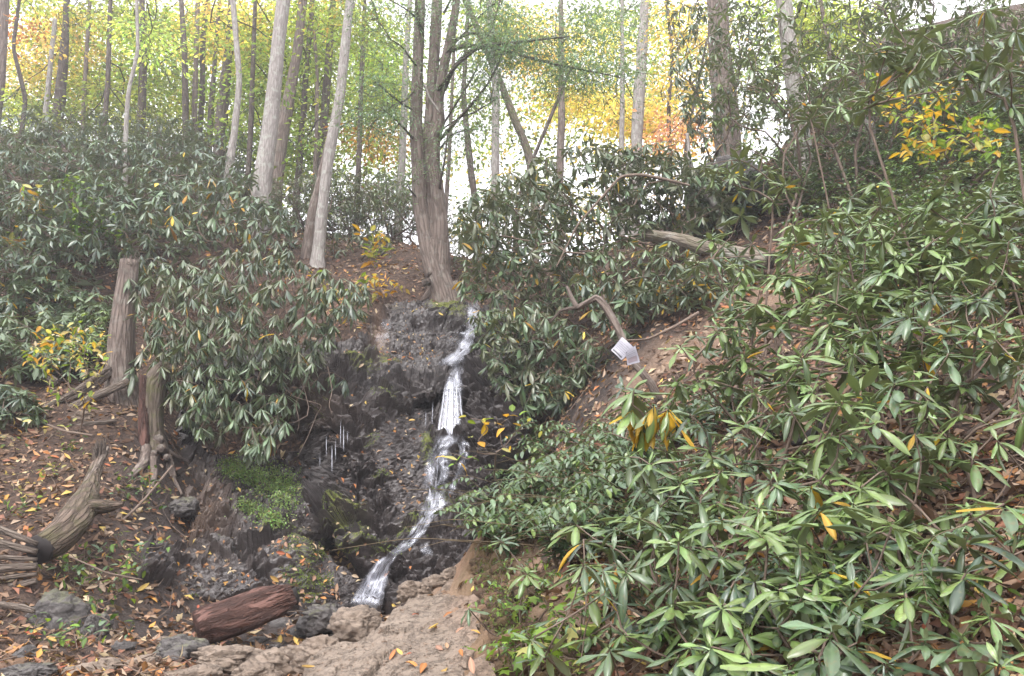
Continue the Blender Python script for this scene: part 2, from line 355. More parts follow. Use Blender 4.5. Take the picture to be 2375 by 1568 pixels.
M = dict(
    rhodo=mat_leaf("rhododendron_leaf", 0.33, 0.14, 0.8, spots=0.7, back=(0.16, 0.19, 0.11)),
    leaf=mat_leaf("thin_leaf", 0.5, 0.42, 0.35), gloss=mat_leaf("glossy_leaf", 0.3, 0.22, 0.8), crown=mat_leaf("autumn_crown_leaf", 0.6, 0.55, 0.2),
    needle=mat_leaf("needle_foliage", 0.6, 0.3, 0.3),
    litter=mat_leaf("dead_leaf", 0.65, 0.15, 0.35),
    moss=mat_leaf("moss_tuft", 0.9, 0.25, 0.2),
    pale=mat_bark("pale_bark", (0.20, 0.175, 0.16), (0.40, 0.365, 0.34), 1.0, 0.6, lichen=0.5),
    brown=mat_bark("brown_bark", (0.10, 0.075, 0.062), (0.26, 0.205, 0.175), 0.8, 1.0, lichen=0.15),
    dark=mat_bark("dark_bark", (0.055, 0.042, 0.036), (0.15, 0.115, 0.095), 0.9, 0.9, lichen=0.15),
    mossy=mat_bark("mossy_bark", (0.085, 0.065, 0.05), (0.22, 0.175, 0.14), 0.9, 0.9, moss=0.45),
    twig=mat_bark("twig_bark", (0.12, 0.085, 0.065), (0.25, 0.19, 0.15), 3.0, 0.3),
    stem=mat_bark("green_stem", (0.10, 0.075, 0.045), (0.2, 0.15, 0.09), 3.0, 0.2),
    oldlog=mat_bark("old_mossy_log_wood", (0.07, 0.05, 0.038), (0.21, 0.155, 0.12), 1.2, 1.3, moss=0.3),
    fallen=mat_bark("fallen_log_wood", (0.12, 0.095, 0.075), (0.27, 0.225, 0.18), 0.9, 1.0, moss=0.3, lichen=.3),
    redlog=mat_bark("wet_red_log_wood", (0.035, 0.018, 0.014), (0.17, 0.085, 0.066), 0.9, 1.6, rough=0.6, cc=(0.09, 0.04, 0.03), zs=3.4, warp=.75),
    greylog=mat_bark("weathered_wood", (0.10, 0.075, 0.06), (0.27, 0.22, 0.18), 1.6, 1.2),
    blackwood=mat_plain("charred_wood_and_hollow_shade", (0.018, 0.013, 0.012), 0.8),
    cliff=mat_rock("wet_cliff_rock", (0.040, 0.032, 0.030), (0.010, 0.007, 0.007), (0.14, 0.12, 0.115), wet=1.15, moss=1.0, scale=1.2, soil=0.8, bump=0.35),
    rock=mat_rock("tan_boulder_rock", (0.225, 0.175, 0.135), (0.12, 0.09, 0.067), (0.34, 0.28, 0.225), wet=0.0, moss=0.25, scale=1.6, soil=0.6),
    wetrock=mat_rock("dark_boulder_rock", (0.09, 0.078, 0.074), (0.035, 0.03, 0.028), (0.20, 0.18, 0.17), wet=0.7, moss=0.5, scale=1.6),
    ground=mat_ground(), water=mat_water(),
)

# ---------------------------------------------------------------- the thin mist in the air
def haze_box():
    x0, x1, y0, y1, z0, z1 = -1000, 1000, -600, 1300, -40, 60
    V = np.array([(x, y, z) for z in (z0, z1) for y in (y0, y1) for x in (x0, x1)], float); F = np.array([(0, 2, 3, 1), (4, 5, 7, 6), (0, 1, 5, 4), (2, 6, 7, 3), (0, 4, 6, 2), (1, 3, 7, 5)])
    m = bpy.data.materials.new("mist"); m.use_nodes = True; nt = m.node_tree; nt.nodes.clear(); v = nt.nodes.new("ShaderNodeVolumePrincipled"); v.inputs["Density"].default_value = HAZE; v.inputs["Color"].default_value = (0.9, 0.9, 0.95, 1); v.inputs["Anisotropy"].default_value = 0.3
    o = nt.nodes.new("ShaderNodeOutputMaterial"); nt.links.new(v.outputs[0], o.inputs["Volume"]); mb = MB(); mb.add(V, F); ob = mb.build("haze", m, smooth=False); tag(ob, "thin pale mist in the woodland air", "haze", kind='stuff')
HAZE = 0.0028
haze_box()

LANDMARKS = [("the snapped trunk",285,780),("the rooted stump trunk",355,970),("the forked log",170,1190),("the split rails",40,1290),("the red log",570,1430),("the left mossy boulder",135,1440),("the dark hollow",540,1030),
 ("the papers",1447,815),("the hollow log",1700,590),("the mottled trunk",1835,200),("the yellow leaved shrub",2180,280),("the leaning stump",2190,1000),("the lime green twig",2150,820),("the yellow rhododendron leaves",1510,960),("the clay bank",1160,1420),("the grey outcrop",1690,440),("the broad dark trunk",1675,200),("the pale trunk segment",2040,180),("the charred log",1880,1010),("the arching spray",2140,1300),("the bottom right corner",2340,1540),("the top right corner",2340,30),("the foot of the falls",850,1380),("the bare dirt patch",1750,730),("the waterfall lip",1100,700)]
_used = set()
def where(base, px, py):
    L = sorted(LANDMARKS, key=lambda m: math.hypot(px - m[1], py - m[2])); D = lambda m: math.hypot(px - m[1], py - m[2])
    def rel(m):
        dx, dy = px - m[1], py - m[2]; ax, ay = abs(dx), abs(dy)
        d = "left of" if dx < 0 else "right of"
        if ay > 2.2 * ax: d = "above" if dy < 0 else "below"
        elif ay > .45 * ax: d = ("above " if dy < 0 else "below ") + ("left of" if dx < 0 else "right of")
        r = D(m); return ("close " if r < 60 else "just " if r < 130 else "well " if r < 260 else "far ") + d + " " + m[0]
    for k in range(6):
        t = f"{base} {rel(L[k])}"
        if t not in _used and len(t.split()) <= 16: _used.add(t); return t
    for k in range(8):
        t = f"{base} between {L[0][0]} and {L[k + 1][0]}"
        if t not in _used and len(t.split()) <= 16: _used.add(t); return t
    return f"{base} {rel(L[0])}"
# ---------------------------------------------------------------- terrain
CP = [(380,1440,9.6),(380,1330,10.2),(380,1250,10.8),(400,1150,12),(420,1080,13.2),(420,980,14.2),(420,880,14.8),(450,800,15.8),
(500,1430,10),(550,1350,10.4),(500,1250,11.3),(520,1150,12.6),(500,1075,13.6),(500,1030,15.8),(500,960,16.6),(520,900,14.3),(550,830,14.6),(560,780,16),
(600,1400,10.2),(620,1300,10.9),(640,1220,11.7),(620,1150,13.2),(620,1110,13.4),(600,1070,14.0),(600,1030,16.2),(600,975,17.2),(550,1000,17.2),(620,925,14.0),(650,880,13.7),(650,830,14.6),(660,780,16.2),
(690,1060,14.2),(700,1000,13.6),(690,1130,13.2),(720,940,13.6),(740,860,14.3),(760,830,15),(760,780,16.3),
(700,1400,10.4),(700,1300,11),(740,1220,11.9),(760,1270,12.1),(780,1150,12.5),(800,1060,12.7),(800,980,13.2),(830,900,14.2),(850,850,15.2),(880,790,16.3),(900,720,17.3),(900,700,18),
(830,1400,10.9),(780,1350,10.9),(820,1260,11.4),(860,1200,12),(880,1120,12.6),(900,1020,13.2),(920,950,13.9),(950,880,14.7),(960,840,15.7),(1000,780,16.6),(1000,720,17.4),(1000,695,18.2),
(900,1400,10.8),(920,1330,11.2),(930,1270,11.5),(1000,1280,11.4),(980,1200,12.3),(1010,1170,12.6),(1010,1080,13),(1020,1020,13.6),(1000,955,14.7),(1000,910,14.2),(1040,950,15.0),(1040,895,14.7),(1045,850,15.4),(1050,830,15.9),(1080,790,16.5),(1100,740,17.2),(1100,705,17.8),(1110,690,18.5),
(1000,1350,10.9),(1080,1330,11),(1080,1250,11.5),(1100,1180,12.3),(1090,1080,13),(1090,1010,13.6),(1100,940,14.1),(1120,850,15),(1150,760,16.2),(1170,700,17.5),
(1250,1300,11),(1250,1200,12),(1200,1100,12.4),(1200,1000,12.8),(1220,920,13.5),(1230,820,14.5),(1240,720,16.5),
(900,1480,10.2),(600,1480,9.6),(1080,1420,10.5),(290,1450,9.2),(290,1330,9.9),(310,1260,10.4)]
GP = [(700,1600,6.0),(850,1568,5.8),(1000,1568,5.4),(1120,1568,4.95),(900,1480,6.8),(1000,1450,7.0),(1060,1400,7.6),(950,1400,7.9),(1050,1340,8.6),(830,1475,7.1),(740,1530,6.8),
(1000,1440,9.4),(900,1460,9.0),(800,1520,8.2),(690,1560,7.4),
(600,1568,6.9),(400,1568,6.9),(620,1530,8.0),(500,1500,8.4),(600,1470,9.4),(400,1440,9.4),(750,1460,9.8),
(0,1568,6.5),(200,1568,6.6),(0,1450,8),(200,1430,8.6),(0,1300,9.3),(200,1280,9.8),(330,1250,10.4),(360,1350,9.8),(0,1150,10.6),(200,1120,11),(330,1080,12),(0,980,12.3),(200,950,13),(330,950,13.2),(100,850,15),(250,850,14.8),(0,750,15.5),
(400,790,15.8),(850,760,16.6),(780,700,17.8),(700,760,17),(900,690,17.9),(1000,680,18.4),(1090,680,18.4),(950,640,19),(800,640,19.5),(650,650,18.5),(520,700,17.6),(700,600,20.5),(880,590,21.5),(1000,580,21.5),(900,555,23.5),(1100,610,20.5),(1150,620,19.8),
(500,600,19),(350,600,18.5),(150,650,17.5),(0,600,18),(500,500,23),(300,450,25),(100,450,24),(0,400,26),(450,350,30),(200,330,31),(0,310,32),(600,520,24),(750,545,24.5),
(1110,1310,8.3),(1130,1400,6.9),(1175,1500,5.5),(1185,1568,4.75),(1150,1235,8.6),(1230,1300,7.0),(1300,1400,5.6),(1380,1500,4.7),(1450,1600,4.0),
(1300,1200,8),(1500,1200,6.6),(1500,1400,5),(1700,1500,3.9),(2000,1568,3.2),(2375,1568,2.8),(1800,1250,5.2),(2100,1300,4.3),(2375,1250,3.8),(1280,1080,10),(1600,1050,8),(1900,1050,6.6),(2375,1000,5.2),(1290,1000,12),(1350,930,12.0),(1450,880,11.2),(1600,820,10.8),(1800,800,9.6),(2100,800,8),(2375,780,7),(1500,720,13),(1700,680,12.5),(1900,650,11.6),(2200,600,10.5),(2375,560,9.8),(1250,690,17.2),(1350,650,16.5),(1500,600,16.5),(1450,570,18.5),(1650,560,16),(1850,500,15.5),(2100,450,14.5),(2375,380,13.5),(1750,390,19),(2000,250,20),(2375,150,19),(1900,200,24),(2200,50,25),(2000,100,30),
(2700,1000,4),(2700,400,10),(2700,0,15),(2700,1500,2.5),(-300,1300,8.5),(-300,700,15),(-300,300,30)]
WP = [(0,1,0),(-2,3,-.1),(1.0,2.2,.15),(-4,4,-.2),(3,1,1.4),(0,3.2,.15),(-8,3,0),(8,1,4),(-3,32,8),(0,60,3),(10,45,5),(6,27,6.4),(3,26,7.0),(-22,46,16),(-40,80,14),(-12,60,8),(40,30,20),(30,60,18),(60,90,10),(0,120,-4),(-90,120,6),(90,120,6),(0,-6,0),(-12,-6,0),(12,-6,4),(20,45,12)]
gx = [P(*p) for p in GP] + [np.array(w, float) for w in WP]
for (a, b, c) in CP:
    if 430 < a < 1190 and 790 < b < 1400: gx.append(P(a, b, c + (1.7 if b < 1000 and a > 900 else 1.1)))
gx = np.array(gx)
_G = RBF(gx[:, :2], gx[:, 2], 0.0)
_Y = RBF([(a, b) for a, b, c in CP], [c for a, b, c in CP])

def ground_noise(x, y):
    q = np.stack([x, y], -1)
    return 0.10 * fbm(q * 0.7, 3, 3) + 0.035 * fbm(q * 3.1, 5, 3) * (y < 30)
def H(x, y):
    x = np.asarray(x, float); y = np.asarray(y, float)
    return _G(np.stack([x, y], -1)) + ground_noise(x, y)
def Hs(x, y): return float(H(np.array([x]), np.array([y]))[0])

def poly_in(px, py, poly):
    px = np.asarray(px, float); py = np.asarray(py, float); c = np.zeros(px.shape, bool); n = len(poly)
    for i in range(n):
        x1, y1 = poly[i]; x2, y2 = poly[(i + 1) % n]
        if y1 == y2: continue
        c ^= ((y1 > py) != (y2 > py)) & (px < (x2 - x1) * (py - y1) / (y2 - y1) + x1)
    return c
def soft(d, w): return np.clip(d / w, 0, 1)
def seg_w(x, y, pts, wid, feather):
    """1 on a polyline of ground points, 0 away from it"""
    best = np.full(x.shape, 1e9)
    for (a, b) in zip(pts[:-1], pts[1:]):
        a = np.array(a[:2]); b = np.array(b[:2]); ab = b - a; t = np.clip(((x - a[0]) * ab[0] + (y - a[1]) * ab[1]) / (ab @ ab), 0, 1)
        best = np.minimum(best, np.hypot(x - a[0] - t * ab[0], y - a[1] - t * ab[1]))
    return np.clip(1 - (best - wid) / feather, 0, 1)

NA, NR = 440, 430
ang = np.linspace(math.radians(-66), math.radians(66), NA); rr = np.exp(np.linspace(math.log(1.6), math.log(110), NR))
A, R_ = np.meshgrid(ang, rr); gX = R_ * np.sin(A); gY = R_ * np.cos(A); gZ = H(gX, gY)
path_pts = [P(1000, 1700, 4.3), P(990, 1568, 5.0), P(960, 1480, 6.2), P(1000, 1400, 7.3), P(1055, 1335, 8.2)]
clay_pts = [P(1200, 1640, 4.3), P(1165, 1520, 5.3), P(1130, 1400, 6.9), P(1110, 1310, 8.3)]
wet_pts = [P(300, 1480, 8.6), P(560, 1500, 8.6), P(800, 1450, 9.6), P(900, 1420, 10.2)]
wet2 = [P(420, 1120, 12.8), P(420, 1300, 10.8), P(480, 1430, 9.8)]
nz = fbm(np.stack([gX, gY], -1) * 2.3, 31, 3) * 0.35
pw = np.clip(seg_w(gX, gY, path_pts, 0.75, 0.5) + nz * 0.8 * (seg_w(gX, gY, path_pts, 0.75, 0.5) > 0), 0, 1)
cw = np.clip(seg_w(gX, gY, clay_pts, 0.02, 0.38) * 0.9 + nz * (seg_w(gX, gY, clay_pts, .1, .35) > 0), 0, 1)
dirt = [P(1500, 830, 11.2), P(1650, 780, 11), P(1800, 690, 11.8), P(1950, 640, 11.4)]
pw = np.maximum(pw, np.clip(seg_w(gX, gY, dirt, 0.25, 0.9) * 0.55 + nz, 0, 0.6) * (seg_w(gX, gY, dirt, .25, .9) > 0))
wet_shade = np.maximum(seg_w(gX, gY, wet_pts, 0.7, 0.5), seg_w(gX, gY, wet2, 0.5, 0.6)) * 0.9
hol_shade = [P(1260, 1010, 12.2), P(1340, 960, 12.2)]; wet_shade = np.maximum(wet_shade, seg_w(gX, gY, hol_shade, 0.9, 0.9))  # shade of the hollow right of the falls, painted as dark ground
wet_shade = wet_shade * (1 - pw)
# loose stones and trodden relief on the bare path
fq, fe = facets(np.stack([gX, gY], -1) * 2.6, 77, 0.8); f2, _ = facets(np.stack([gX, gY], -1) * 7, 78, 0.8)
near = R_ < 20
gZ = gZ + near * (np.maximum(pw, 0.25 * wet_shade) * (0.06 * fq * fe + 0.022 * f2) + np.clip(cw * 1.3, 0, 1) * (.10 * fbm(np.stack([gX, gY], -1) * 3, 88, 4) + .03 * f2))
mb = MB(); i = np.arange(NR - 1)[:, None] * NA; j = np.arange(NA - 1)[None]
GF = np.stack([i + j, i + j + 1, i + NA + j + 1, i + NA + j], -1).reshape(-1, 4)
GV = np.stack([gX, gY, gZ], -1).reshape(-1, 3); GC = np.stack([pw, cw, wet_shade], -1).reshape(-1, 3)
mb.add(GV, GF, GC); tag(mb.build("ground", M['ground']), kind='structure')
bvh_g = BVHTree.FromPolygons([tuple(v) for v in GV], [tuple(f) for f in GF[:: 1]])
# far country beyond the grid, out to the horizon
mb = MB(); fx, fy = np.meshgrid(np.linspace(-900, 900, 60), np.linspace(-500, 1200, 60))
rad = np.hypot(fx, fy); fz = np.where(rad < 100, -8, -8 + 6 * fbm(np.stack([fx, fy], -1) / 160, 8, 3))
i = np.arange(59)[:, None] * 60; j = np.arange(59)[None]
mb.add(np.stack([fx, fy, fz], -1), np.stack([i + j, i + j + 1, i + 61 + j, i + 60 + j], -1).reshape(-1, 4), (0, 0, 0))
tag(mb.build("far_ground", M['ground']), kind='structure')

# ---------------------------------------------------------------- cliff
CX0, CX1, CY0, CY1 = 280, 1245, 680, 1465
NX, NY = 620, 505
u = np.linspace(CX0, CX1, NX); v = np.linspace(CY1, CY0, NY); U_, V_ = np.meshgrid(u, v)
Yc = _Y(np.stack([U_, V_], -1))
def cliff_Y(px, py): return float(_Y(np.array([[px, py]]))[0])
base = PN(U_, V_, Yc)
du = np.gradient(base, axis=1); dv = np.gradient(base, axis=0); nrm = np.cross(du, dv); nrm /= np.linalg.norm(nrm, axis=2)[..., None] + 1e-9
nrm *= np.sign((nrm * (CAM - base)).sum(-1))[..., None]
# smooth normals
for _ in range(12): nrm[1:-1, 1:-1] = (nrm[1:-1, 1:-1] * 2 + nrm[:-2, 1:-1] + nrm[2:, 1:-1] + nrm[1:-1, :-2] + nrm[1:-1, 2:]) / 6
nrm /= np.linalg.norm(nrm, axis=2)[..., None]
s0, t0 = base[..., 0], base[..., 2] + 0.8 * base[..., 1]
ca, sa = math.cos(-0.35), math.sin(-0.35); s1 = s0 * ca - t0 * sa; t1 = s0 * sa + t0 * ca
wq = np.stack([s1, t1], -1); wq = wq + 0.10 * np.stack([fbm(wq * 1.1, 51, 2), fbm(wq * 1.1, 52, 2)], -1)
a1, e1 = facets(wq * np.array([0.75, 0.95]), 101, 0.9); a2, e2 = facets(wq * np.array([2.0, 2.8]), 102, 1.1)
a3, e3 = facets(wq * np.array([5.0, 7.5]), 103, 1.2); a4, e4 = facets(wq * np.array([12, 18]), 104, 1.2)
# smoother polished slabs where water runs
slab = np.zeros_like(U_)
for poly in ([(905,715),(1100,705),(1075,790),(1010,850),(880,850),(870,800)], [(860,1000),(960,950),(1020,1060),(1020,1170),(930,1220),(890,1120)],
             [(390,1330),(560,1300),(600,1360),(560,1440),(390,1450)], [(700,1230),(840,1290),(880,1300),(820,1400),(640,1400),(610,1290)]):
    m_ = poly_in(U_, V_, poly).astype(float)
    for _ in range(14): m_[1:-1, 1:-1] = (m_[:-2, 1:-1] + m_[2:, 1:-1] + m_[1:-1, :-2] + m_[1:-1, 2:]) / 4
    slab = np.maximum(slab, m_)
st_ = np.linalg.norm(dv, axis=2); st_ = st_ / np.median(st_)
for _ in range(10): st_[1:-1, 1:-1] = (st_[:-2, 1:-1] + st_[2:, 1:-1] + st_[1:-1, :-2] + st_[1:-1, 2:]) / 4
k = (1 - 0.78 * slab) * np.clip(1.7 / st_, .2, 1)
disp = 0.20 * a1 * k + k * 0.14 * a2 * (0.4 + 0.6 * e2) + k * 0.11 * a3 * (0.3 + 0.7 * e3) + 0.040 * a4 * (0.3 + 0.7 * e4) * (1 - .4 * slab) - 0.07 * (1 - e1) * k - 0.04 * (1 - e2) * k + 0.02 * fbm(wq * 2.2, 60, 3)
# crack between the mossy block and the left slab
def px_dist(pts):
    best = np.full(U_.shape, 1e9)
    for (a, b) in zip(pts[:-1], pts[1:]):
        abx, aby = b[0] - a[0], b[1] - a[1]; t = np.clip(((U_ - a[0]) * abx + (V_ - a[1]) * aby) / (abx ** 2 + aby ** 2), 0, 1)
        best = np.minimum(best, np.hypot(U_ - a[0] - t * abx, V_ - a[1] - t * aby))
    return best
disp -= 0.55 * np.exp(-(px_dist([(735, 1140), (742, 1210), (765, 1270), (800, 1305), (850, 1330)]) / 9) ** 2)
disp -= 0.28 * np.exp(-(px_dist([(965, 745), (1045, 752), (1080, 742)]) / 9) ** 2)
disp -= 0.25 * np.exp(-(px_dist([(1010, 800), (1050, 806)]) / 7) ** 2)
disp -= 0.45 * np.exp(-(px_dist([(960, 940), (1000, 955), (1060, 945)]) / 13) ** 2)
bumps = [(880, 945, 40, 22, .22), (930, 800, 30, 20, .12), (820, 835, 60, 20, .2), (780, 1190, 30, 45, .25), (850, 1265, 60, 30, .2), (1020, 1190, 40, 25, .35), (950, 1245, 30, 25, .2), (1040, 720, 60, 22, .15), (990, 1040, 18, 25, .15), (680, 1290, 60, 60, .2)]
for (bx, by, rx, ry, am) in bumps: disp += am * np.exp(-((U_ - bx) / rx) ** 2 - ((V_ - by) / ry) ** 2)
CPOLY = [(290,1458),(290,1330),(325,1262),(430,1245),(440,1180),(405,1120),(388,1040),(400,940),(412,880),(450,840),(560,812),(650,800),(740,785),(800,778),(850,728),(885,697),(1000,692),(1110,688),(1190,712),(1238,800),(1240,1300),(1200,1400),(1100,1458)]
edge = px_dist(CPOLY + CPOLY[:1]) * np.where(poly_in(U_, V_, CPOLY), 1, -1) + 7 * fbm(np.stack([U_, V_], -1) / 35, 9, 3)
ed = np.clip(edge / 26, 0, 1)
cpos = base + nrm * (disp * ed)[..., None]
push = (1 - ed) ** 1.5 * 0.9
cdir = (cpos - CAM); cdir /= np.linalg.norm(cdir, axis=2)[..., None]; cpos = cpos + cdir * push[..., None]
# masks
moss = np.zeros_like(U_)
for (bx, by, rx, ry, w) in [(820, 835, 95, 32, .9), (1040, 715, 60, 28, .95), (1050, 740, 60, 35, .5), (900, 835, 40, 12, .8), (800, 1200, 60, 45, 1.0), (850, 1270, 80, 40, .75), (1020, 1180, 45, 22, 1), (960, 1235, 45, 25, .95), (1000, 1205, 35, 20, .9),
                            (990, 1040, 18, 40, .9), (880, 945, 45, 22, .8), (880, 1100, 40, 25, .4), (690, 1290, 90, 70, .55), (700, 1360, 90, 40, .6), (680, 1200, 50, 30, .5), (1130, 800, 30, 60, .5), (690, 960, 60, 50, .5), (760, 900, 60, 40, .5), (850, 1010, 40, 20, .5), (1100, 1200, 60, 60, .4), (850, 760, 40, 50, .5), (450, 1350, 50, 60, .35)]:
    moss = np.maximum(moss, w * np.exp(-(((U_ - bx) / rx) ** 2 + ((V_ - by) / ry) ** 2) ** 1.5))
wetm = np.clip(0.45 + 0.8 * slab + 0.4 * fbm(wq * 0.8, 61, 3), 0.1, 1.3)
wetm *= np.where((U_ < 800) & (V_ > 830) & (V_ < 980), 0.3, 1)
soilm = np.clip(np.exp(-(((U_ - 700) / 90) ** 2 + ((V_ - 930) / 60) ** 2)) * 0.35 + 0.4 * np.exp(-(((U_ - 470) / 70) ** 2 + ((V_ - 1180) / 90) ** 2)), 0, 1)
soilm = np.maximum(soilm, 0.8 * np.exp(-(((U_ - 880) / 18) ** 2 + ((V_ - 770) / 50) ** 2)))
mb = MB(); i = np.arange(NY - 1)[:, None] * NX; j = np.arange(NX - 1)[None]
CF = np.stack([i + j, i + j + 1, i + NX + j + 1, i + NX + j], -1).reshape(-1, 4); CV = cpos.reshape(-1, 3)
CF = CF[(edge.reshape(-1)[CF] > 0).all(1)]
mb.add(CV, CF, np.stack([moss, wetm, soilm], -1).reshape(-1, 3)); tag(mb.build("cliff", M['cliff'], smooth=False), kind='structure')
bvh_c = BVHTree.FromPolygons([tuple(v_) for v_ in CV], [tuple(f) for f in CF])

# ---------------------------------------------------------------- trodden rock path
LP = [(680,1620,5.2),(700,1520,6.4),(760,1450,6.9),(835,1412,7.2),(830,1500,6.2),(800,1568,5.5),(900,1568,5.15),(1000,1568,4.9),(1150,1620,4.35),(895,1398,7.5),(960,1350,8.1),(1000,1450,6.4),(1060,1315,8.6),(1095,1305,8.7),(1110,1400,6.9),(1140,1500,5.45),(960,1420,6.9),(900,1480,6.15)]
_L = RBF([(a, b) for a, b, c in LP], [c for a, b, c in LP])
LPOLY = [(680,1640),(700,1520),(742,1474),(775,1440),(800,1418),(835,1410),(866,1424),(895,1398),(925,1372),(958,1350),(1000,1352),(1020,1332),(1058,1313),(1100,1303),(1126,1380),(1158,1460),(1196,1640)]
Uc, Vc = U_, V_; lu = np.linspace(660, 1225, 300); lv_ = np.linspace(1640, 1290, 230); U_, V_ = np.meshgrid(lu, lv_); LY = _L(np.stack([U_, V_], -1)); lb_ = PN(U_, V_, LY)
led = px_dist(LPOLY + LPOLY[:1]) * np.where(poly_in(U_, V_, LPOLY), 1, -1) + (5 + 12 * (U_ > 1040)) * fbm(np.stack([U_, V_], -1) / 26, 19, 3); lk = np.clip(led / 22, 0, 1)
lq = np.stack([lb_[..., 0], lb_[..., 1] * .7], -1); lq = lq + .15 * np.stack([fbm(lq * 2, 81, 3), fbm(lq * 2, 82, 3)], -1)
f1_, g1_ = facets(lq * 1.2, 201, .8); f2_, g2_ = facets(lq * 4.2, 202, .9); f3_, g3_ = facets(lq * 11, 203, .9)
worn = np.clip(1 - np.abs(U_ - (1010 + (1568 - V_) * .12)) / 90, 0, 1)
ld = (.075 * f1_ - .02 * (1 - g1_)) * (1 - .7 * worn) + (.020 * f2_ ) * (1 - .6 * worn) + .009 * f3_ * (1 - .4 * worn) + .03 * fbm(lq * 1.6, 83, 4)
lpos = lb_ + np.array([0, 0, 1.0]) * (ld * lk)[..., None]; lcd = lpos - CAM; lcd /= np.linalg.norm(lcd, axis=2)[..., None]
lpos = lpos + lcd * ((1 - lk) ** 1.4 * .22)[..., None] + np.array([0, 0, -1.0]) * ((1 - lk) ** 2 * .22)[..., None]
mb = MB(); i = np.arange(229)[:, None] * 300; j = np.arange(299)[None]; LF = np.stack([i + j, i + j + 1, i + 301 + j, i + 300 + j], -1).reshape(-1, 4); LF = LF[(led.reshape(-1)[LF] > 0).all(1)]
soilL = np.clip((U_ - (985 + (V_ - 1300) * .22)) / 70 + .3 * fbm(lq * 3, 84, 3), 0, 1); LV = lpos.reshape(-1, 3)
mb.add(LV, LF, np.stack([0 * soilL, 0 * soilL, .15 + .75 * soilL], -1).reshape(-1, 3)); tag(mb.build("rock_path", M['rock'], smooth=True), kind='structure')
bvh_l = BVHTree.FromPolygons([tuple(v_) for v_ in LV], [tuple(f) for f in LF]); U_, V_ = Uc, Vc

def hit(px, py):
    """first setting surface (ground or cliff) seen at a pixel"""
    d = P(px, py, 10) - CAM; d = Vector(d / np.linalg.norm(d)); o = Vector(CAM); best = None
    for b in (bvh_g, bvh_c, bvh_l):
        r = b.ray_cast(o, d, 120)
        if r[0] is not None and (best is None or r[3] < best[2]): best = (np.array(r[0]), np.array(r[1]), r[3])
    if best is None: return None
    n = best[1]; n = n if np.dot(n, np.array(d)) < 0 else -n
    return best[0], n

# ---------------------------------------------------------------- boulders
_ico = {}
def ico(sub):
    if sub not in _ico:
        import bmesh
        bm = bmesh.new(); bmesh.ops.create_icosphere(bm, subdivisions=sub, radius=1)
        _ico[sub] = (np.array([v.co[:] for v in bm.verts]), np.array([[v.index for v in f.verts] for f in bm.faces])); bm.free()
    return _ico[sub]
def rock_geo(c, r, seed, sub=4, rot=0.0, amp=1.55, sq=0.6):
    V, F = ico(sub); V = V.copy()
    V = np.sign(V) * np.abs(V) ** (1 - 0.35 * sq); V /= np.linalg.norm(V, axis=1)[:, None] ** 0.6
    f1, e1 = facets(V * 1.1 + seed * 3.7, seed, 0.9); f2, e2 = facets(V * 2.7 + seed, seed + 5, 0.9)
    d = 1 + amp * (0.13 * f1 + 0.055 * f2 - 0.03 * (1 - e2) + 0.06 * fbm(V * 1.6 + seed, seed, 3) + 0.02 * fbm(V * 7, seed + 3, 2))
    V = V * d[:, None] * np.asarray(r, float); a = rot; R = np.array([[math.cos(a), -math.sin(a), 0], [math.sin(a), math.cos(a), 0], [0, 0, 1]])
    return V @ R.T + np.asarray(c, float), F
def boulder(label, px, py, Y, rx, ry, rz, seed, mat='rock', rot=0.0, cat='boulder', group=None, name='boulder', col=(0, 0, 0), tilt=0.0, sub=5):
    c = P(px, py, Y); V, F = rock_geo((0, 0, 0), (rx, ry, rz), seed, sub, rot)
    if tilt: V = V @ np.array(Matrix.Rotation(tilt, 3, 'Y')).T
    mb = MB(); mb.add(V + c, F, col); o = mb.build(name, M[mat], origin=c, smooth=True)
    tag(o, label, cat, group); return o
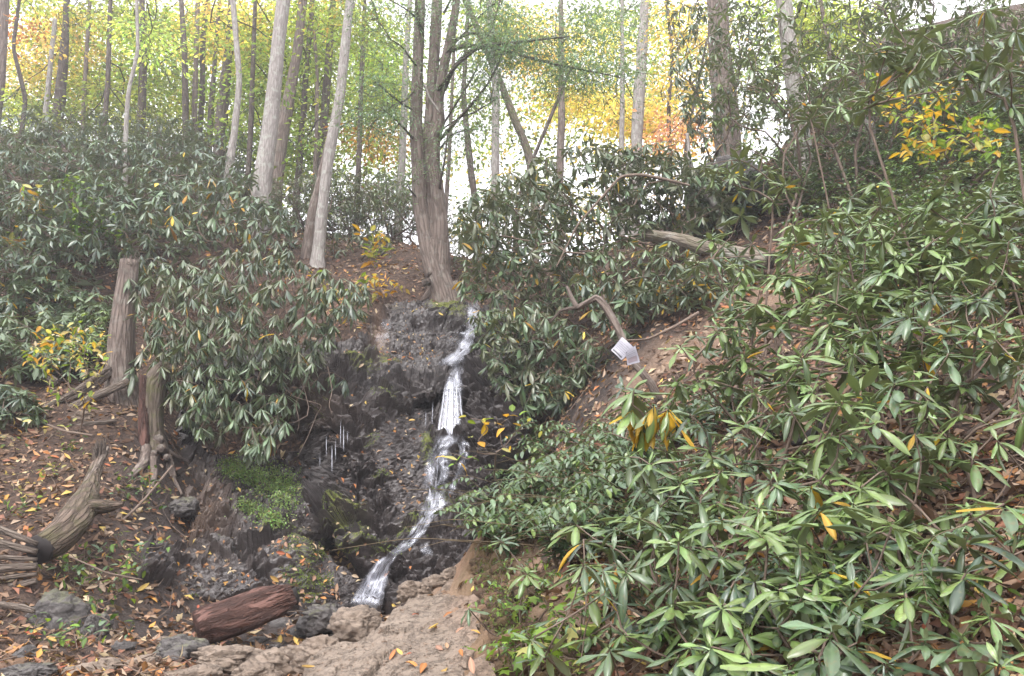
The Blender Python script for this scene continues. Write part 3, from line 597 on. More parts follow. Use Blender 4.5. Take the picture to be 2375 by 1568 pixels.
BL = [
 ("large rounded tan boulder at the path's left end, below the foot of the falls", 826, 1452, 6.75, .20, .24, .13, 3, 'rock', 0.3),
 ("wedge of tan rock sloping down left towards the stream bed", 738, 1518, 6.35, .16, .24, .12, 5, 'rock', 1.0),
 ("pointed tan rock on the far edge of the path above the lower pool", 958, 1372, 7.9, .14, .16, .10, 7, 'rock', 0.4),
 ("small tan stone behind the pointed rock on the far path edge", 1012, 1350, 8.3, .10, .12, .07, 8, 'rock', 0.9),
 ("small pale stone at the top end of the path beside the clay bank", 1046, 1332, 8.3, .09, .1, .06, 9, 'rock', 0.2),
 ("dark grey boulder with a shadowed hollow, below the lower end of the red log", 425, 1518, 7.6, .24, .2, .15, 11, 'wetrock', 0.1),
 ("flat pale grey slab to the right of the hollow boulder in the stream bed", 535, 1533, 7.3, .34, .2, .12, 12, 'rock', -0.2),
 ("grey tan slab between the flat slab and the path boulders", 655, 1548, 7.0, .24, .2, .14, 13, 'rock', 0.4),
 ("grey mossy boulder in the left bank under the seedlings", 135, 1440, 8.4, .24, .22, .24, 14, 'wetrock', 0.6),
 ("dark stone tucked below the mossy boulder of the left bank", 225, 1455, 8.3, .12, .16, .12, 15, 'wetrock', 0.2),
 ("rounded tan stone at the bottom edge between the slabs and the path", 600, 1568, 6.6, .16, .14, .09, 21, 'rock', .3),
 ("broad grey stone at the bottom edge below the hollow boulder", 440, 1572, 6.7, .22, .16, .08, 22, 'rock', .5),
 ("flat grey rock in the bottom left corner", 70, 1560, 6.7, .2, .16, .06, 23, 'wetrock', .1),
 ("wet dark boulder beside the lower pool, right of the red log", 745, 1440, 9.5, .22, .2, .15, 24, 'wetrock', .8),
 ("tan half buried stone at the bottom left, near the dark boulder", 330, 1545, 7.0, .15, .12, .08, 16, 'rock', 0.2),
 ("low pinkish grey stone at the bottom edge, left of the half buried one", 215, 1560, 6.7, .20, .14, .08, 17, 'rock', 0.0),
 ("smooth grey rock pointing up out of the leaf litter on the left slope", 495, 1275, 11.1, .22, .2, .22, 18, 'wetrock', 0.3),
 ("small grey stone lying on the slope behind the forked log", 190, 970, 12.8, .16, .12, .1, 19, 'rock', 0.3),
 ("dark angular block at the root of the forked log", 425, 1180, 11.9, .2, .2, .15, 20, 'wetrock', 0.3),
]
for b in BL: boulder(b[0], b[1], b[2], b[3], b[4], b[5], b[6], b[7], b[8], b[9], col=(0.5 if b[8] == 'wetrock' else 0, 0.7, 0.25 if b[8] == 'rock' else 0))
# grey outcrop in the right hillside
boulder("grey rock outcrop with a dark hollow below the right hillside thicket", 1690, 440, 16.2, .9, .6, .55, 25, 'wetrock', 0.3, cat='rock', name='rock_outcrop', col=(0.2, .3, 0))
for q, (px, py, Y, r) in enumerate([(560, 1508, 7.8, .08), (600, 1490, 8.6, .1), (635, 1500, 8.2, .07), (480, 1560, 6.9, .09), (580, 1562, 6.9, .08), (690, 1470, 9.0, .12), (380, 1490, 8.2, .09), (285, 1500, 7.8, .08), (60, 1520, 7.4, .1), (720, 1440, 9.6, .1), (650, 1450, 9.6, .12), (760, 1420, 10.1, .14)]):
    g = hit(px, py); c = g[0] if g else P(px, py, Y)
    V, F = rock_geo((0, 0, 0), (r * 1.3, r, r * .7), 40 + q, 3, q); mb = MB(); mb.add(V + c, F, (0.3, 0.9, 0)); o = mb.build("stone", M['wetrock' if q % 3 else 'rock'], origin=c)
    tag(o, where("small wet stone", px, py), "stone", "small stones in the stream bed")

# ---------------------------------------------------------------- water
def water_ribbon(pts, foam, n_across=7, free=False, off=0.035, seed=0):
    """pts (px,py,width_px[,Y]); hugs the rock unless free (falling clear)"""
    q = resample([(p[0], p[1], 0, p[2], (p[3] if len(p) > 3 else 0)) for p in pts], 7.0)
    rows = []
    for r in q:
        row = []
        for a in np.linspace(-0.5, 0.5, n_across):
            px, py = r[0] + a * r[3], r[1]
            if free: row.append(P(px, py, r[4] - 0.05 * math.cos(a * 3)))
            else:
                d = P(px, py, 10) - CAM; d /= np.linalg.norm(d); h = bvh_c.ray_cast(Vector(CAM), Vector(d), 60)
                row.append((h[3] if h[0] is not None else np.nan))
        rows.append(row)
    if not free:
        D = np.array(rows, float); 
        for _ in range(2):
            for a in range(D.shape[0]):
                for b in range(D.shape[1]):
                    if np.isnan(D[a, b]): D[a, b] = np.nanmean(D[max(0, a - 3):a + 4])
        Dm = D.copy()
        for _ in range(3):
            Pd = np.pad(Dm, 1, mode='edge'); Dm = np.minimum(Dm, (Pd[:-2, 1:-1] + Pd[2:, 1:-1] + Pd[1:-1, :-2] + Pd[1:-1, 2:]) / 4)
        Dm -= off; V = []
        for a, r in enumerate(q):
            for b, al in enumerate(np.linspace(-0.5, 0.5, n_across)):
                d = P(r[0] + al * r[3], r[1], 10) - CAM; d /= np.linalg.norm(d); V.append(CAM + d * Dm[a, b])
        V = np.array(V)
    else: V = np.array(rows).reshape(-1, 3)
    n = len(q); V3 = V.reshape(n, n_across, 3)
    L = np.concatenate([[0], np.cumsum(np.linalg.norm(np.diff(V3[:, n_across // 2], axis=0), axis=1))])
    al = np.linspace(-0.5, 0.5, n_across); wid = np.linalg.norm(V3[:, -1] - V3[:, 0], axis=1)
    T = np.stack([al[None] * wid[:, None] + seed * 3.3, np.repeat(L[:, None], n_across, 1), np.full((n, n_across), seed)], -1).reshape(-1, 3)
    edge = np.clip((0.5 - np.abs(al)) * 5, 0, 1)[None] * np.clip(np.minimum(np.arange(n), n - 1 - np.arange(n)) / 3, 0.0, 1)[:, None]
    fo = np.broadcast_to(foam + 0.12 * (0.5 - np.abs(al))[None], (n, n_across))
    C = np.stack([fo, edge, 0 * edge], -1).reshape(-1, 3)
    i = np.arange(n - 1)[:, None] * n_across; j = np.arange(n_across - 1)[None]
    return V, np.stack([i + j, i + j + 1, i + n_across + j + 1, i + n_across + j], -1).reshape(-1, 4), C, T
W = MB()
def wr(*a, **k): V, F, C, T = water_ribbon(*a, **k); W.add(V, F, C, T)
wr([(1100,700,34),(1098,730,30),(1098,760,26),(1085,790,30),(1072,815,40),(1050,835,60),(1040,850,70)], 0.57, off=.05, seed=1)
wr([(1085,750,60),(1075,780,70),(1060,810,70)], 0.42, seed=2)
wr([(1062,845,36),(1055,880,34),(1052,905,50),(1048,930,70)], 0.54, seed=3)
wr([(1052, 868, 30, 14.25), (1050, 900, 42, 14.0), (1047, 950, 56, 13.8), (1045, 1000, 66, 13.65), (1044, 1030, 78, 13.45)], .45, free=True, n_across=13, seed=5)
for q, (x, w, y0, y1, f, lean) in enumerate([(1032, 5, 892, 1012, .6, -15), (1040, 7, 885, 1018, .58, -9), (1050, 8, 880, 1020, .6, -2), (1058, 6, 884, 1016, .58, 6), (1066, 4, 900, 1010, .62, 9), (1004, 3, 932, 985, .58, -2), (988, 3, 950, 990, .58, -1)]):
    wr([(x, y0, w * .6, 14.0), (x + lean * .35, (y0 * .6 + y1 * .4), w, 13.8), (x + lean * .8, (y0 + 3 * y1) / 4, w * 1.3, 13.66), (x + lean, y1, w * 2.4, 13.55)], f, free=True, n_across=5, seed=6 + q)
wr([(1045,1005,70),(1030,1030,56),(1018,1060,60),(1012,1100,62),(1008,1140,60),(1003,1180,56),(992,1200,46)], 0.46, off=.06, n_across=11, seed=13)
wr([(1055,1005,50),(1078,1035,30),(1078,1060,26),(1068,1090,18),(1052,1125,20),(1030,1165,24),(1012,1185,22)], 0.43, off=.05, seed=14)
wr([(1012,1165,60),(985,1205,40),(965,1240,40),(935,1270,36),(905,1290,34)], 0.50, off=.05, seed=15)
wr([(912,1285,26),(890,1305,44),(872,1340,60),(858,1375,72),(845,1412,84)], 0.57, n_across=11, off=0.07, seed=16)
wr([(900,740,30),(890,780,34),(870,810,36)], 0.2, seed=17)
0 and wr([(930,880,60),(925,950,60),(915,1010,70),(905,1060,70)], 0.24, seed=18)
wr([(985,1255,26),(990,1290,34)], 0.44, seed=19)
0 and wr([(560,1300,40),(545,1350,50),(520,1400,60)], 0.2, seed=20)
0 and wr([(470,1330,60),(430,1390,80),(420,1430,90)], 0.22, seed=21)
for q, (x, y0, y1) in enumerate([(790, 975, 1040), (797, 985, 1050), (806, 995, 1030), (757, 1010, 1060), (778, 1020, 1070), (742, 1050, 1090), (770, 1030, 1100)]):
    yy = cliff_Y(x, y0) - 0.3; wr([(x, y0, 2.6, yy), (x, y1, 2.6, yy - 0.02)], .66, free=True, n_across=4, seed=30 + q)
tag(W.build("water", M['water']), kind='structure')
# little pool of running water in the stream bed
mb = MB(); n = 40; a = np.linspace(0, 2 * math.pi, n, endpoint=False); c = P(790, 1440, 9.7)
px = 760 + 95 * np.cos(a) * (1 + .2 * np.sin(3 * a)); 
ring = np.stack([c[0] + 0.95 * np.cos(a) * (1 + .2 * np.sin(3 * a)), c[1] + 0.55 * np.sin(a) * (1 + .15 * np.cos(2 * a)), np.full(n, c[2] - .10)], -1)
m_, nn, ll = new_mat("stream_water"); bb = N(nn, "ShaderNodeBsdfPrincipled"); bb.inputs["Base Color"].default_value = (0.05, 0.045, 0.04, 1); bb.inputs["Roughness"].default_value = 0.08
gg = N(nn, "ShaderNodeNewGeometry"); nz_ = noise(nn, ll, gg.outputs["Position"], 9, 4); bu = N(nn, "ShaderNodeBump"); bu.inputs["Distance"].default_value = .02; ll.new(nz_.outputs[0], bu.inputs["Height"]); ll.new(bu.outputs[0], bb.inputs["Normal"]); finish(nn, ll, bb.outputs[0])
mb.add(np.concatenate([ring, [[c[0], c[1], c[2] - .10]]]), np.stack([np.arange(n), (np.arange(n) + 1) % n, np.full(n, n)], -1)); tag(mb.build("stream", m_), kind='structure')
# ---------------------------------------------------------------- leaves
def leaf_tpl(nl, widths, droop=0.25, fold=0.12, curl=0.1, wave=0.0, ratio=0.24):
    """unit leaf along +X; returns V, F, shade (midrib lighter)"""
    xs = np.linspace(0, 1, nl + 1); w = np.interp(xs, np.linspace(0, 1, len(widths)), widths) * ratio / 2
    ys = np.array([-1, -0.5, 0, 0.5, 1]) if nl >= 4 else np.array([-1, 0, 1])
    X = np.repeat(xs[:, None], len(ys), 1); Y = w[:, None] * ys[None]
    Z = -droop * X ** 2 * 0.5 + fold * np.abs(Y) * 1.0 - curl * (ys[None] ** 4) * w[:, None] * 2 + wave * np.sin(X * 9 + ys[None] * 2) * 0.02
    X = X - 0.1 * droop * X ** 2
    V = np.stack([X, Y, Z], -1).reshape(-1, 3); k = len(ys)
    i = np.arange(nl)[:, None] * k; j = np.arange(k - 1)[None]
    F = np.stack([i + j, i + k + j, i + k + j + 1, i + j + 1], -1).reshape(-1, 4)
    sh = np.where(np.abs(np.broadcast_to(ys[None], X.shape)) < 0.1, 1.35, 1.0).reshape(-1)
    return V, F, sh
RW = [0.06, 0.35, 0.75, 0.98, 1.0, 0.75, 0.12]
T_R_HI = [leaf_tpl(6, RW, d, f, c, w) for d, f, c, w in ((.25, .25, .25, .6), (.5, .3, .3, -.8), (.1, .15, .2, 1.0), (.7, .35, .4, .5), (1.2, .3, .5, .3), (.4, .5, .1, -1.4))]
T_R_MD = leaf_tpl(3, [0.08, 0.85, 1.0, 0.1], 0.35, 0.3, 0.3)
T_R_LO = leaf_tpl(2, [0.08, 1.0, 0.08], 0.35, 0.25, 0.0)
T_O_HI = [leaf_tpl(5, [0.08, 0.9, 1.0, 0.7, 0.05], d, .2, .0, 1.2, ratio=0.42) for d in (.1, .4, .7)]     # thin ovate leaf
T_RH = (np.array([(0, 0, 0), (.45, .26, .06), (1, 0, -.08), (.5, -.24, .02)]), np.array([[0, 1, 2, 3]]), np.ones(4))
T_O_LO = leaf_tpl(2, [0.1, 1.0, 0.05], 0.2, 0.25, 0.0, ratio=0.5)
def lobed():
    a = np.linspace(-2.6, 2.6, 11); r = np.array([.35, .62, .38, .85, .5, 1.0, .5, .85, .38, .62, .35]) * .62
    V = [(0.0, 0, 0)] + [(0.42 + r[i] * math.cos(a[i]), r[i] * math.sin(a[i]), -0.12 * r[i] ** 2 * (1 + (i % 2))) for i in range(11)] + [(0.4, 0, 0.02)]
    F = np.array([[12, i, i + 1] for i in range(1, 11)] + [[0, 1, 12], [11, 0, 12]]); return np.array(V), F, np.ones(13)
T_LOB = lobed()

def frames(dirs, ups):
    d = dirs / (np.linalg.norm(dirs, axis=1)[:, None] + 1e-9); s = np.cross(ups, d); s /= np.linalg.norm(s, axis=1)[:, None] + 1e-9
    return d, s, np.cross(d, s)
def add_leaves(mb, tpl, pos, dirs, ups, L, cols, wscale=1.0):
    V, F, sh = tpl; d, s, u = frames(dirs, ups); n = len(pos); L = np.broadcast_to(L, (n,))
    ws = np.broadcast_to(wscale, (n,))
    W = pos[:, None] + L[:, None, None] * (V[None, :, 0, None] * d[:, None] + (V[None, :, 1, None] * ws[:, None, None]) * s[:, None] + V[None, :, 2, None] * u[:, None])
    Fs = (F[None] + (np.arange(n) * len(V))[:, None, None]).reshape(-1, F.shape[1])
    C = np.clip(cols[:, None, :] * sh[None, :, None], 0, 1)
    mb.add(W.reshape(-1, 3), Fs, C.reshape(-1, 3))
def var_cols(n, base, v=0.25, hue=0.12):
    base = np.asarray(base, float)
    return base * np.exp(rng.normal(0, v, (n, 1))) * np.exp(rng.normal(0, hue, (n, 3)))

RH = dict(dark=(0.046, 0.078, 0.046), mid=(0.075, 0.118, 0.055), bright=(0.125, 0.19, 0.055), olive=(0.095, 0.105, 0.055), yellow=(0.50, 0.33, 0.05), orange=(0.45, 0.26, 0.05))
_leafmesh = {}
def leaf_mesh(kind, colkey, i):
    k = (kind, colkey, i)
    if k not in _leafmesh:
        tpl = {'R': T_R_HI, 'O': T_O_HI, 'L': [T_LOB]}[kind]; tpl = tpl[i % len(tpl)]
        c = np.array(PAL[colkey]) * (0.85 + 0.15 * (i % 3)); mb = MB(); V, F, sh = tpl
        mb.add(V, F, np.clip(c[None] * sh[:, None], 0, 1)); _leafmesh[k] = mb.build("leaf", M['rhodo'] if kind == 'R' and colkey not in ('yellow', 'orange') else M['gloss' if colkey in ('bgreen', 'mid', 'dark', 'bright') else 'leaf'], me_only=True)
    return _leafmesh[k]
PAL = dict(RH); PAL.update(lime=(0.17, 0.26, 0.04), green=(0.085, 0.15, 0.035), bgreen=(0.085, 0.135, 0.065), gold=(0.50, 0.30, 0.04), pale=(0.42, 0.40, 0.14), rust=(0.38, 0.13, 0.04), red=(0.35, 0.06, 0.035), cream=(0.5, 0.42, 0.28))

def leaf_obj(parent, origin, kind, colkey, pos, d, up, L, w=1.0, label=None):
    me = leaf_mesh(kind, colkey, random.randrange(12 if kind != 'L' else 3))
    D, S, U = frames(np.array([d]), np.array([up])); m = Matrix(((D[0][0] * L, S[0][0] * L * w, U[0][0] * L, pos[0] - origin[0]), (D[0][1] * L, S[0][1] * L * w, U[0][1] * L, pos[1] - origin[1]), (D[0][2] * L, S[0][2] * L * w, U[0][2] * L, pos[2] - origin[2]), (0, 0, 0, 1)))
    o = bpy.data.objects.new("leaf", me); COL.objects.link(o); o.parent = parent; o.matrix_local = m
    if label: o['label'] = label
    return o

def whorl(tip, axis, L, n, elev, esd=0.15, young=0, Lsd=0.2):
    """list of (pos, dir, up, length)"""
    axis = axis / np.linalg.norm(axis); ref = np.array([0, 0, 1.0]) if abs(axis[2]) < .9 else np.array([1.0, 0, 0])
    a = np.cross(axis, ref); a /= np.linalg.norm(a); b = np.cross(axis, a); ph = random.random() * 6.28; out = []
    for k in range(n):
        t = ph + 2 * math.pi * k / n + random.gauss(0, .18); e = random.gauss(elev, esd) - (random.uniform(.3, .8) if random.random() < .18 else 0); rad = math.cos(t) * a + math.sin(t) * b
        d = math.cos(e) * rad + math.sin(e) * axis; u = math.cos(e) * axis - math.sin(e) * rad
        u = u + rng.normal(0, .12, 3)
        out.append((tip - axis * random.random() * L * 0.18 + rad * L * 0.04, d, u, L * max(.5, random.gauss(1, Lsd))))
    for k in range(young):
        t = random.random() * 6.28; e = random.uniform(0.7, 1.3); rad = math.cos(t) * a + math.sin(t) * b
        d = math.cos(e) * rad + math.sin(e) * axis; out.append((tip, d, math.cos(e) * axis - math.sin(e) * rad, L * random.uniform(.45, .7)))
    return out

def skeleton(base, tips, sag=0.0, jitter=0.12, start=None, seed=0):
    """grow twigs: every tip joins the nearest earlier node; returns list of (path pts, radii weight)"""
    nodes = [np.array(base, float)] + [np.array(p, float) for p in (start or [])]
    par = [-1] + [i for i in range(len(start or []))]
    order = sorted(range(len(tips)), key=lambda i: np.linalg.norm(tips[i] - nodes[0])); cost = [0.0]
    for i in range(1, len(nodes)): cost.append(cost[-1] + np.linalg.norm(nodes[i] - nodes[i - 1]))
    NA_ = np.array(nodes); rs = np.random.default_rng(seed); tipnode = {}
    for i in order:
        t = np.asarray(tips[i], float); d = np.linalg.norm(NA_ - t, axis=1); c = d * 1.0 + 0.35 * np.array(cost); k = int(np.argmin(c))
        a = NA_[k]; L = d[k]; m = (a + t) / 2 + rs.normal(0, jitter * L, 3) + np.array([0, 0, -sag * L])
        NA_ = np.vstack([NA_, m, t]); par += [k, len(par)]; cost += [cost[k] + L / 2, cost[k] + L]; tipnode[i] = len(par) - 1
    cnt = [0] * len(par)
    for i in tipnode.values():
        j = i
        while j >= 0: cnt[j] += 1; j = par[j]
    return NA_, par, cnt, tipnode
def add_skeleton(mb, sk, r0, sides=5, power=0.42, rmax=None, minr=0.0015):
    NA_, par, cnt, tn = sk; children = {}
    for i, p in enumerate(par): children.setdefault(p, []).append(i)
    def R(i): return min(rmax or 9, max(minr, r0 * max(cnt[i], 1) ** power))
    done = set(); stack = [(0, None)]
    # chains following the thickest child
    while stack:
        i, prev = stack.pop(); pts = [] if prev is None else [NA_[prev]]; rad = [] if prev is None else [min(R(prev), R(i) * 1.15)]
        while True:
            pts.append(NA_[i]); rad.append(R(i)); ch = [c for c in children.get(i, []) if cnt[c] > 0]
            if not ch: break
            ch.sort(key=lambda c: -cnt[c])
            for c in ch[1:]: stack.append((c, i))
            i = ch[0]
        if len(pts) >= 2:
            L = sum(np.linalg.norm(pts[k + 1] - pts[k]) for k in range(len(pts) - 1)); add_tube(mb, pts, rad, sides, step=max(L / 14, 0.04), rough=0.08, cap=False)
def ground_at(x, y): return Hs(x, y)
def base_under(p, back=0.0, dx=0.0):
    x, y = p[0] + dx, p[1] + back; return np.array([x, y, ground_at(x, y) - 0.03])

def rhodo(name, label, base, tips, L, n=(8, 11), elev=-0.4, esd=0.2, pal=(('mid', 6), ('dark', 3)), yellow=0.03, group=None, parts=300, r0=0.003, axis_up=0.7, young=0, lod='MD', jitter=0.12, cat='shrub', start=None, sag=0.0, centre=None, stemmat='twig', wsc=1.0, minr=.0015, sides=5, rmax=None):
    base = np.array(base, float); tips = [np.array(t, float) for t in tips]
    root = thing(name, label, cat, base, group)
    sk = skeleton(base, tips, jitter=jitter, start=start, sag=sag, seed=random.randrange(9999)); NA_, par, cnt, tn = sk
    mb = MB(); add_skeleton(mb, sk, r0, minr=minr, sides=sides, rmax=rmax); mb.build("stem", M[stemmat], root, origin=base)
    keys = [k for k, w in pal for _ in range(w)]; lv = []
    for i, t in enumerate(tips):
        gd = t - NA_[par[tn[i]]]; gd /= np.linalg.norm(gd) + 1e-9; ax = axis_up * np.array([0, 0, 1]) + (1 - axis_up) * gd + rng.normal(0, .15, 3)
        key = random.choice(keys); Lw = L * random.uniform(.68, 1.12)
        for (p, d, u, l) in whorl(t, ax, Lw, random.randint(*n), random.gauss(elev, .1), esd, random.randint(0, young) if young else 0):
            kk = key if random.random() > yellow else random.choice(['yellow', 'orange', 'yellow'])
            if random.random() < .2: kk = random.choice(keys) if kk not in ('yellow', 'orange') else kk
            lv.append((p, d, u, l, kk))
    if parts and len(lv) > parts: lv.sort(key=lambda q: q[0][1] - q[3])
    for q in lv[:parts]: leaf_obj(root, base, 'R', q[4], q[0], q[1], q[2], q[3], random.uniform(.85, 1.2) * wsc)
    rest = lv[parts:]
    if rest:
        mb = MB(); a = lambda k: np.array([q[k] for q in rest])
        cols = np.array([RH[q[4]] for q in rest]) * np.exp(rng.normal(0, .2, (len(rest), 1)))
        add_leaves(mb, T_R_MD if lod == 'MD' else T_R_LO, a(0), a(1), a(2), a(3), cols, rng.uniform(.85, 1.2, len(rest)) * wsc)
        o = mb.build("foliage", M['rhodo'], root, origin=base)
        if parts: o['kind'] = 'stuff'
    return root
def tips_poly(poly, n, Yf, jit=0.6, mind=0):
    xs = [p[0] for p in poly]; ys = [p[1] for p in poly]; out = []; pp = []; tries = 0
    while len(out) < n and tries < n * 60:
        tries += 1; x, y = random.uniform(min(xs), max(xs)), random.uniform(min(ys), max(ys))
        if not poly_in([x], [y], poly)[0]: continue
        if mind and any((x - a) ** 2 + (y - b) ** 2 < mind ** 2 for a, b in pp[-400:]): continue
        pp.append((x, y)); out.append(P(x, y, Yf(x, y) + random.uniform(-jit, jit)))
    return out
def dome_tips(base, r, h, n, squash=1.0, low=0.15):
    out = []
    for _ in range(n):
        a = random.uniform(0, 2 * math.pi); e = math.asin(random.uniform(low, 1)); k = random.uniform(.72, 1.08)
        out.append(np.array([base[0] + r * k * math.cos(e) * math.cos(a), base[1] + r * k * math.cos(e) * math.sin(a) * squash, base[2] + h * k * math.sin(e)]))
    return out
def ground_px(px, py):
    d = P(px, py, 10) - CAM; d /= np.linalg.norm(d); r = bvh_g.ray_cast(Vector(CAM), Vector(d), 120)
    return None if r[0] is None else np.array(r[0])

# ---- big drooping rhododendron over the cave (left of the falls)
pL = [(285,610),(330,585),(420,600),(520,590),(590,545),(660,555),(700,590),(790,640),(870,660),(860,700),(790,745),(770,790),(725,850),(690,905),(690,950),(600,1055),(560,1020),(440,990),(400,930),(300,880),(290,850),(340,800),(320,740),(300,690)]
def yL(x, y): return 12.9 + (abs(x - 560) / 300) * 0.9 - max(0, y - 850) / 200 * 0.5 + max(0, 700 - y) / 150 * 1.2
baseL = P(665, 842, 14.4)
rhodo("rhododendron", "large grey green rhododendron with drooping leaves overhanging the dark hollow left of the falls", baseL, tips_poly(pL, 480, yL, .7, 8), 0.235, n=(10, 13), wsc=.78, elev=-0.75, esd=0.22, pal=(('mid', 6), ('olive', 2), ('dark', 2)), yellow=0.015, r0=0.0032, axis_up=.85, lod='MD', sag=0.05)
# lone hanging sprays reaching down in front of the hollow
rhodo("rhododendron", "thin hanging rhododendron branch with the lowest pale leaf clusters in front of the cave", P(700, 880, 13.4), [P(592, 1040, 12.6), P(598, 1000, 12.6), P(455, 995, 12.6), P(470, 960, 12.7), P(540, 965, 12.7), P(640, 965, 12.7)], 0.24, elev=-0.6, pal=(('bright', 2), ('mid', 2)), yellow=0, r0=0.004, axis_up=.6, sag=.1, start=[P(720, 960, 13), P(735, 1010, 12.8)])
rhodo("rhododendron", "small rhododendron branch hanging over the cliff edge beside the mossy ledge", P(700, 840, 14.4), [P(735, 880, 13.7), P(775, 865, 13.8), P(800, 880, 13.8), P(690, 900, 13.5), P(640, 910, 13.4)], 0.24, elev=-0.7, pal=(('mid', 2), ('dark', 1)), yellow=.05, r0=0.004)
# upper lobe in front of the tall pale tree
pU = [(330,470),(380,440),(500,400),(560,430),(600,480),(650,500),(640,560),(560,600),(470,560),(400,540),(340,520)]
rhodo("rhododendron", "pale edged rhododendron with yellow under leaves below the thin winding tree on the left", ground_at and base_under(P(470, 640, 17.0)), tips_poly(pU, 60, lambda x, y: 16.6, .6, 22), 0.26, elev=-0.7, pal=(('mid', 5), ('dark', 2)), yellow=0.07, r0=0.004)

# ---- centre-right open thicket between the falls and the papers
pA = [(1050,560),(1060,480),(1110,430),(1180,380),(1250,350),(1300,340),(1380,330),(1500,350),(1620,370),(1680,420),(1700,520),(1620,560),(1480,560),(1380,600),(1250,600),(1120,600)]
rhodo("rhododendron", "tall open rhododendron with twisted bare branches, against the bright sky right of centre", P(1400, 705, 13.9), tips_poly(pA, 330, lambda x, y: 14.6 + (x - 1350) / 300 * .5, .9, 9), 0.235, n=(7, 10), elev=-0.35, esd=.35, pal=(('olive', 4), ('mid', 4), ('dark', 1)), yellow=0.03, r0=0.0042, axis_up=.6, jitter=.17, parts=300)
rhodo("rhododendron", "loose rhododendron crown in front of the peeling tree, over the fallen log", P(1560, 640, 14.6), tips_poly([(1380,360),(1500,320),(1640,380),(1700,450),(1680,540),(1560,560),(1430,520)], 170, lambda x, y: 15.2, .7, 12), .235, n=(7, 10), elev=-.35, esd=.35, pal=(('olive', 3), ('mid', 4)), yellow=.03, r0=.0038, jitter=.16)
rhodo("rhododendron", "feathery rhododendron twigs against the sky between the grey trunk and the triple trunk tree", P(1180, 640, 16.2), tips_poly([(1060,470),(1140,420),(1260,400),(1330,460),(1300,560),(1180,580),(1080,570)], 130, lambda x, y: 16.4, .6, 12), .225, n=(7, 10), elev=-.3, esd=.4, pal=(('olive', 4), ('mid', 3)), yellow=.03, r0=.0034, jitter=.16)
pB = [(1070,600),(1200,580),(1350,590),(1420,640),(1380,690),(1300,720),(1230,700),(1150,690),(1070,680)]
rhodo("rhododendron", "grey green rhododendron beside the foot of the triple trunk tree", P(1230, 740, 15.2), tips_poly(pB, 120, lambda x, y: 14.6, .6, 14), 0.22, elev=-0.4, esd=.3, pal=(('mid', 4), ('olive', 2)), yellow=0.04, r0=0.0036)
pC = [(1090,720),(1200,700),(1330,740),(1400,800),(1420,870),(1390,900),(1330,930),(1250,945),(1170,925),(1130,860),(1110,800)]
rhodo("rhododendron", "dense dark rhododendron hanging over the shaded hollow right of the waterfall", P(1290, 800, 13.6), tips_poly(pC, 210, lambda x, y: 12.9, .6, 12), 0.215, elev=-0.5, esd=.3, pal=(('mid', 4), ('dark', 1), ('olive', 4)), yellow=0.035, r0=0.0036)
pD = [(1400,560),(1560,560),(1640,600),(1600,700),(1560,640),(1480,650),(1430,740),(1500,780),(1420,760),(1350,700),(1330,640)]
rhodo("rhododendron", "straggling rhododendron with hanging brown leaves above the pinned papers", P(1440, 760, 12.4), tips_poly(pD, 70, lambda x, y: 12.2, .6, 18), 0.21, elev=-0.5, esd=.35, pal=(('mid', 3), ('dark', 2), ('olive', 2)), yellow=0.07, r0=0.0042)
pE = [(1540,0),(1800,0),(1800,240),(1700,300),(1650,380),(1600,330),(1560,200)]
rhodo("rhododendron", "tall dark rhododendron screening the broad trunk at the upper right", base_under(P(1690, 500, 17.5)), tips_poly(pE, 190, lambda x, y: 17.0, .9, 12), 0.23, elev=-0.4, esd=.35, pal=(('dark', 5), ('mid', 3)), yellow=0.03, r0=0.004, lod='LO', parts=0)
rhodo("rhododendron", "dark rhododendron thicket left of the grey outcrop on the right hillside", base_under(P(1640, 560, 16.5)), tips_poly([(1600,400),(1700,360),(1760,420),(1740,520),(1650,540),(1590,500)], 70, lambda x, y: 15.6, .6, 16), 0.23, elev=-0.4, esd=.35, pal=(('dark', 3), ('mid', 3)), yellow=0.03, r0=0.004)

# ---- dark rhododendron thicket on the left hillside: separate domes
HILL = [
 (60,560,1.9,"leftmost"),(190,520,2.0,""),(330,500,2.0,""),(450,470,2.2,""),(120,450,2.2,""),(270,420,2.4,""),(400,400,2.4,""),(520,430,1.9,""),(40,430,2.2,""),(200,380,2.6,""),(330,360,2.6,""),(470,370,2.5,""),(90,370,2.6,""),(20,640,1.6,""),(180,600,1.7,""),(300,560,1.7,""),(-60,500,2.0,""),(580,520,1.6,"")]
HLAB = ["dark rhododendron dome at the left edge of the hillside thicket, over the lime green sprig","dark rhododendron dome right above the snapped trunk's top left","dark green rhododendron mound behind the top of the snapped trunk","tall dark rhododendron mound at the foot of the thin pale tree","blue green rhododendron mound second row at the left edge of the hillside","dark rhododendron crown in the second row left of the thin winding tree","dark rhododendron crown in the second row right of the thin winding tree","dark rhododendron crown just left of the tall pale leaning tree","rhododendron crown cut by the left edge in the second row","rhododendron on the ridge below the dark trunk at far left","rhododendron on the ridge beneath the thin winding tree","rhododendron on the ridge below the dark trunk in the middle of the left woods","rhododendron on the ridge at the far left","low rhododendron at the left edge above the yellow sapling","low rhododendron between the yellow sapling and the snapped trunk","low rhododendron just behind the snapped trunk","rhododendron cut by the left edge in the front row","rhododendron beside the base of the tall pale leaning tree"]
